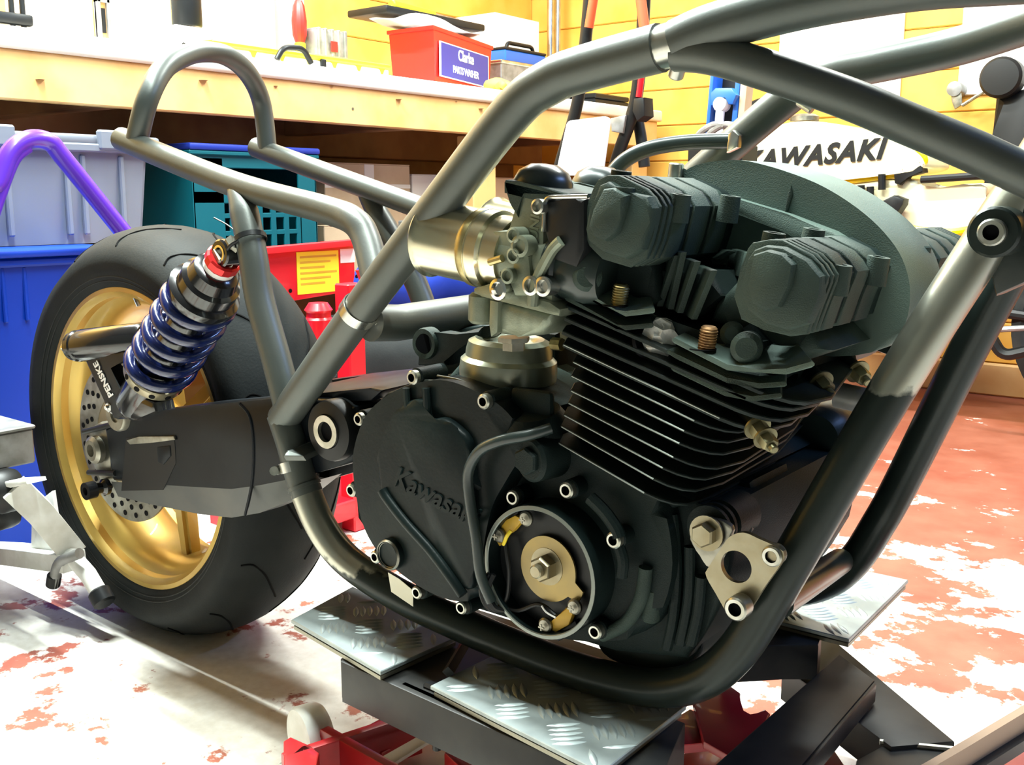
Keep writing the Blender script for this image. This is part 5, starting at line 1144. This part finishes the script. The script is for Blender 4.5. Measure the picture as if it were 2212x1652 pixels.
# purple tube frame
pt_ = [U(-190, 700, X=-.452), U(-60, 490, X=-.452), U(-5, 395, X=-.452), U(22, 330, X=-.452), U(60, 302, X=-.452), U(105, 306, X=-.452), U(140, 345, X=-.452), U(275, 512, X=-.452), U(420, 690, X=-.452)]
pt_[0].z = .014; pt_.append(V((-.452, pt_[-1].y + .1, .014)))
PF = root('tube_frame', (-.452, 0, 0), 'bright purple bent tube frame behind the rear wheel', 'tube frame')
part('hoop', tube(nb(), cr(pt_, 8), .0165, 16), 'purple_paint', PF); part('inner_tube', tube(nb(), cr([U(-20, 480, X=-.452), U(0, 420, X=-.452), U(30, 345, X=-.452), U(60, 318, X=-.452)], 5), .011, 12), 'purple_paint', PF)
# pale paddock stand at the lower left
PS = root('paddock_stand', (-.2, -.15, 0), 'pale painted paddock stand with black foot beside the rear wheel', 'paddock stand')
def pbar(nm, pts_, w_, h_, m='jack_white'): part(nm, tube(nb(), [U(a, c_, **k) for a, c_, k in pts_], .01, 4, sq=(w_, h_)), m, PS)
part('upright', tube(nb(), [U(30, 1052, Y=-.2), U(85, 1105, Y=-.17), U(155, 1190, Y=-.12)], .018, 14, sq=(.02, .014)), 'jack_white', PS)
part('foot_tube', tube(nb(), [U(150, 1195, Y=-.128), U(190, 1240, Y=-.128), U(215, 1282, Y=-.128)], .013, 14), 'jack_white', PS)
part('rubber_foot', cyl(nb(), U(212, 1275, Y=-.128), U(228, 1305, Y=-.128), .017, 16, .003), 'black_satin', PS)
part('base_bar', tube(nb(), [U(-60, 1190, Y=-.13), U(30, 1196, Y=-.13), U(160, 1212, Y=-.13)], .015, 4, sq=(.014, .02)), 'jack_white', PS)
part('side_plate', prism(nb(), ply(-.13, (68, 1130), (80, 1085), (112, 1060), (122, 1130), (150, 1190), (155, 1215), (66, 1208)), (0, .006, 0), .001), 'jack_white', PS)
part('hook', tube(nb(), fillet([U(172, 1195, Y=-.14), U(125, 1212, Y=-.15), U(116, 1265, Y=-.15)], .02), .0085, 12), 'gray_steel', PS); part('hook_grip', cyl(nb(), U(118, 1240, Y=-.15), U(114, 1265, Y=-.15), .011, 14, .002), 'bike_black', PS)
part('top_cap', prism(nb(), ply(-.21, (4, 1050), (10, 1040), (55, 1038), (58, 1046), (20, 1054)), (0, .03, 0), .002), 'jack_white', PS)
part('roller', lathe(nb(), U(8, 1060, Y=-.2), AX, [(0, -.02), (.03, -.02), (.034, -.01), (.034, .01), (.03, .02), (0, .02)], 24), 'bike_black', PS); part('roller', lathe(nb(), U(5, 1110, Y=-.17), AX, [(0, -.02), (.022, -.02), (.025, -.01), (.025, .01), (.022, .02), (0, .02)], 24), 'bike_black', PS)
VB = root('toolbox', (-.45, -.35, 0), 'grey steel toolbox on black legs at the left edge', 'toolbox')
tz = .31; a = U(72, 925, Z=tz); c_ = U(-40, 960, Z=tz)
part('body', boxb(nb(), (a.x - .24, a.y - .32, tz - .055), (a.x - .0, a.y, tz), .003), 'gray_steel', VB); part('lid', boxb(nb(), (a.x - .243, a.y - .323, tz), (a.x + .003, a.y + .003, tz + .006), .002), 'gray_steel', VB)
part('pedestal', boxb(nb(), (a.x - .22, a.y - .31, 0), (a.x - .1, a.y - .2, tz - .055), .004), 'bike_black', VB)
# ================================================================== behind the engine
HT = root('sack_truck', (.1, 1.1, 0), 'black tubular sack truck with red and white striped upper handles', 'sack truck')
yh = 1.1
def hb_(nm, pts_, r_, m='bike_black', y=yh): return part(nm, tube(nb(), fillet([U(a, c_, Y=y) for a, c_ in pts_], .05), r_, 12), m, HT)
hb_('upright', [(1278, -60), (1268, 60), (1250, 220), (1205, 370), (1180, 480)], .014); hb_('upright', [(1395, -60), (1385, 130), (1372, 235), (1330, 345), (1300, 480)], .014)
hb_('stay', [(1374, 240), (1386, 300), (1392, 360)], .013, y=yh + .03); hb_('striped_sleeve', [(1290, -50), (1272, 60)], .0105, 'orange_stripe', yh - .02); hb_('striped_sleeve', [(1378, -50), (1392, 60)], .0115, 'orange_stripe', yh - .02); hb_('strut', [(1390, 130), (1380, 210)], .007, 'red_paint', yh - .01)
part('joint_block', prism(nb(), [U(a, c_, Y=yh - .02) for a, c_ in ((1368, 212), (1390, 210), (1392, 250), (1375, 262), (1365, 240))], (0, .04, 0), .004), 'bike_black', HT)
part('side_block', prism(nb(), [U(a, c_, Y=yh - .02) for a, c_ in ((1318, 255), (1352, 248), (1345, 288), (1320, 284))], (0, .03, 0), .003), 'gray_steel', HT)
q = U(1190, 440, Y=yh)
for px_ in (1185, 1305): q = U(px_, 470, Y=yh); part('lower_tube', tube(nb(), [q, V((q.x, q.y, .03))], .013, 12), 'bike_black', HT)
part('toe_plate', boxb(nb(), (q.x - .14, yh - .02, .0), (q.x + .03, yh + .12, .03), .004), 'bike_black', HT)
b = nb(); prism(b, fillet([U(a, c_, Y=yh - .045) for a, c_ in ((1260, 254), (1310, 251), (1319, 258), (1302, 380), (1200, 378), (1225, 262), (1260, 254))], .01)[1:-1], (0, .003, 0)); single('card', b, 'white_paper', 'white card hanging on the black sack truck', 'card')
# blue press or hoist
BH = root('hydraulic_press', (.08, 1.65, 0), 'blue steel hydraulic press column with pale ram behind the engine', 'press')
yb = 1.65
def bprism(nm, pp, dep, m, y=yb, bev=.003): return part(nm, prism(nb(), [U(a, c_, Y=y) for a, c_ in pp], (0, dep, 0), bev), m, BH)
bprism('left_channel', [(1540, 90), (1548, 90), (1528, 320), (1520, 320)], .06, 'hoist_blue'); bprism('right_channel', [(1596, 90), (1606, 92), (1586, 320), (1574, 320)], .06, 'hoist_blue')
bprism('back_plate', [(1545, 90), (1600, 90), (1580, 320), (1524, 320)], .004, 'bike_black', yb + .055); bprism('yoke', [(1535, 200), (1545, 190), (1580, 190), (1590, 205), (1582, 225), (1572, 225), (1568, 208), (1550, 208), (1545, 228), (1534, 228)], .05, 'hoist_blue', yb - .02)
part('ram', cyl(nb(), U(1556, 240, Y=yb - .01), U(1548, 330, Y=yb - .01), .012, 16), 'label_white', BH); part('ram_head', lathe(nb(), U(1557, 225, Y=yb - .01), (0, -1, 0), [(0, -.02), (.02, -.02), (.022, 0), (.018, .01), (0, .012)], 20), 'label_white', BH)
bprism('side_wood', [(1606, 90), (1622, 95), (1600, 320), (1588, 320)], .04, 'card_brown')
q = U(1550, 330, Y=yb); part('column_foot', boxb(nb(), (q.x - .08, yb - .02, .0), (q.x + .08, yb + .08, q.z + .02), .004), 'bike_black', BH)
for dx in (-60, -38): part('lever', tube(nb(), cr([U(1560 + dx, 320, Y=yb - .05), U(1570 + dx, 290, Y=yb - .05), U(1600 + dx, 270, Y=yb - .05), U(1625 + dx, 272, Y=yb - .05)], 5), .009, 10), 'gray_steel', BH)
# ------------------------------------------------------------------ the yellow motorcycle by the far wall
YB = root('motorcycle', (.3, 2.3, 0), 'pale yellow old motorcycle with lettered fuel tank by the far wall', 'motorcycle')
yt = 2.18
to = [(1588, 392), (1592, 350), (1630, 295), (1690, 268), (1760, 262), (1850, 276), (1930, 300), (1975, 326), (1994, 348), (1986, 366), (1900, 380), (1770, 394), (1680, 404)]
part('fuel_tank', prism(nb(), cr([U(a, c_, Y=yt) for a, c_ in to], 4, True), (0, .26, 0), .06, 6, True), 'tank_cream', YB, ang=80)
part('tank_stripe', tube(nb(), cr([U(a, c_, Y=yt + .02) for a, c_ in ((1640, 405), (1770, 396), (1900, 381), (1975, 366), (1996, 346), (1980, 326))], 5), .012, 10), 'tank_yellow', YB)
me = text_mesh('tank_lettering', 'KAWASAKI', .082, 'bike_black', .0015, .003, .35, 1.1)
put_text('tank_lettering', me, U(1748, 338, Y=yt - .004), U(1890, 322, Y=yt) - U(1620, 348, Y=yt), NY, YB)
part('tank_cap', lathe(nb(), U(1738, 255, Y=yt + .1), (0, 0, 1), [(0, -.01), (.045, -.01), (.045, .004), (.03, .012), (0, .014)], 24), 'old_steel', YB)
so = [(1760, 405), (1960, 385), (1990, 410), (2120, 395), (2125, 440), (2112, 496), (2050, 506), (1960, 500), (1930, 460), (1880, 480), (1790, 470)]
part('side_panel', prism(nb(), cr([U(a, c_, Y=yt + .02) for a, c_ in so], 3, True), (0, .2, 0), .03, 4, True), 'tank_cream', YB, ang=60)
part('panel_stripe', tube(nb(), cr([U(a, c_, Y=yt + .02) for a, c_ in ((1962, 494), (2000, 500), (2060, 502), (2110, 494))], 5), .013, 10), 'tank_yellow', YB)
for a, c_ in (((1990, 388), (2140, 378)), ((1905, 376), (1905, 410)), ((1860, 400), (1860, 450)), ((1880, 403), (1880, 452))): part('frame_tube', tube(nb(), [U(*a, Y=yt - .0), U(*c_, Y=yt - .0)], .011, 10), 'bike_black', YB)
part('tank_mount', prism(nb(), [U(a, c_, Y=yt) for a, c_ in ((1930, 370), (1965, 360), (1990, 345), (1994, 372), (1960, 380), (1945, 400), (1932, 396))], (0, .05, 0), .004), 'bike_black', YB)
part('lever_bracket', prism(nb(), [U(a, c_, Y=yt - .05) for a, c_ in ((1885, 444), (1930, 422), (1952, 430), (1950, 442), (1925, 480), (1910, 474))], (0, .05, 0), .004), 'bike_black', YB)
part('engine_block', prism(nb(), [U(a, c_, Y=yt + .06) for a, c_ in ((1700, 480), (2050, 510), (2160, 560), (2150, 690), (1900, 720), (1700, 700))], (0, .2, 0), .02, 2), 'bike_black', YB)
part('foot_lever', tube(nb(), fillet([U(2120, 690, Y=yt - .05), U(2165, 770, Y=yt - .05), U(2260, 748, Y=yt - .05)], .03), .016, 8), 'bike_black', YB); part('foot_rest', tube(nb(), [U(2150, 712, Y=yt - .08), U(2260, 706, Y=yt - .08)], .008, 8), 'gray_steel', YB)
for k in range(3): part('spring_coil', tube(nb(), cr([U(1932 + k * 10, 690, Y=yt + .05), U(1930 + k * 10, 745, Y=yt), U(1926 + k * 10, 760, Y=yt), U(1932 + k * 10, 785, Y=yt)], 4), .004, 8), 'tank_yellow', YB)
for xw in (-.5, 1.0):
    wc = V((xw, yt + .13, .31)); b = nb(); lathe(b, wc, (0, 1, 0), [(.25, -.04), (.275, -.052), (.3, -.04), (.31, 0), (.3, .04), (.275, .052), (.25, .04), (.25, -.04)], 48); part('tyre', b, 'rubber_side', YB)
    part('rim', lathe(nb(), wc, (0, 1, 0), [(.235, -.035), (.252, -.04), (.252, .04), (.235, .035), (.235, -.035)], 48), 'old_steel', YB)
    part('hub', lathe(nb(), wc, (0, 1, 0), [(0, -.05), (.05, -.05), (.06, -.03), (.06, .03), (.05, .05), (0, .05)], 24), 'old_steel', YB)
    for k in range(18): a = R(k * 20); d_ = V((math.cos(a), 0, math.sin(a))); part('spoke', cyl(nb(), wc + d_ * .05 + V((0, .02 * (-1) ** k, 0)), wc + d_ * .245, .0022, 6), 'old_steel', YB)
for sy in (.08, .2):
    part('frame_tube', tube(nb(), cr([V((.35, yt + sy, .66)), V((.6, yt + sy, .56)), V((.75, yt + sy, .5))], 5), .013, 10), 'bike_black', YB)
    part('swing_tube', tube(nb(), [V((.45, yt + sy, .36)), V((1.0, yt + sy, .31))], .015, 10), 'bike_black', YB)
    part('fork_leg', tube(nb(), [V((-.5, yt + sy, .31)), V((-.22, yt + sy, .92))], .018, 12), 'old_steel', YB)
part('handlebar', tube(nb(), cr([V((-.05, yt - .2, .98)), V((-.16, yt - .06, 1.0)), V((-.22, yt + .13, .95)), V((-.16, yt + .32, 1.0)), V((-.05, yt + .46, .98))], 6), .011, 10), 'bike_black', YB)
part('frame_tube', tube(nb(), [V((-.22, yt + .13, .88)), V((-.05, yt + .13, .5)), V((.1, yt + .13, .36))], .018, 10), 'bike_black', YB)
# black padded post hung on the far wall and a crank lever beside it
PO = root('padded_post', (.62, 2.7, .6), 'black padded post with round knob head hung on the far wall', 'post')
yp = 2.62
po = [(2148, 205), (2212, 190), (2290, 190), (2275, 420), (2200, 520), (2105, 520), (2128, 380), (2140, 300)]
part('post_body', prism(nb(), [U(a, c_, Y=yp) for a, c_ in po], (0, .12, 0), .03, 3), 'bike_black', PO)
hd = U(2164, 168, Y=yp - .02); part('knob', lathe(nb(), hd, (0, -1, 0), [(0, -.06), (.055, -.06), (.062, -.04), (.062, .016), (.054, .026), (0, .03)], 32), 'bike_black', PO)
for z in (.75, .95): part('wall_bracket', boxb(nb(), (.62, yp + .1, z), (.68, YL - .017, z + .04), .003), 'bike_black', PO)
LV = root('crank_lever', U(2075, 228, Y=2.74), 'small steel crank lever on a thin rod beside the black padded post', 'lever')
yl_ = 2.74
part('rod', cyl(nb(), U(2078, 228, Y=yl_), U(2128, 196, Y=yl_), .006, 8), 'old_steel', LV); part('plate', prism(nb(), [U(a, c_, Y=yl_) for a, c_ in ((2052, 190), (2064, 182), (2074, 192), (2078, 226), (2062, 236), (2056, 220))], (0, .01, 0), .002), 'old_steel', LV); part('disc', lathe(nb(), U(2062, 192, Y=yl_), (0, -1, 0), [(0, -.08), (.024, -.08), (.024, .006), (.012, .009), (0, .009)], 20), 'gray_steel', LV)
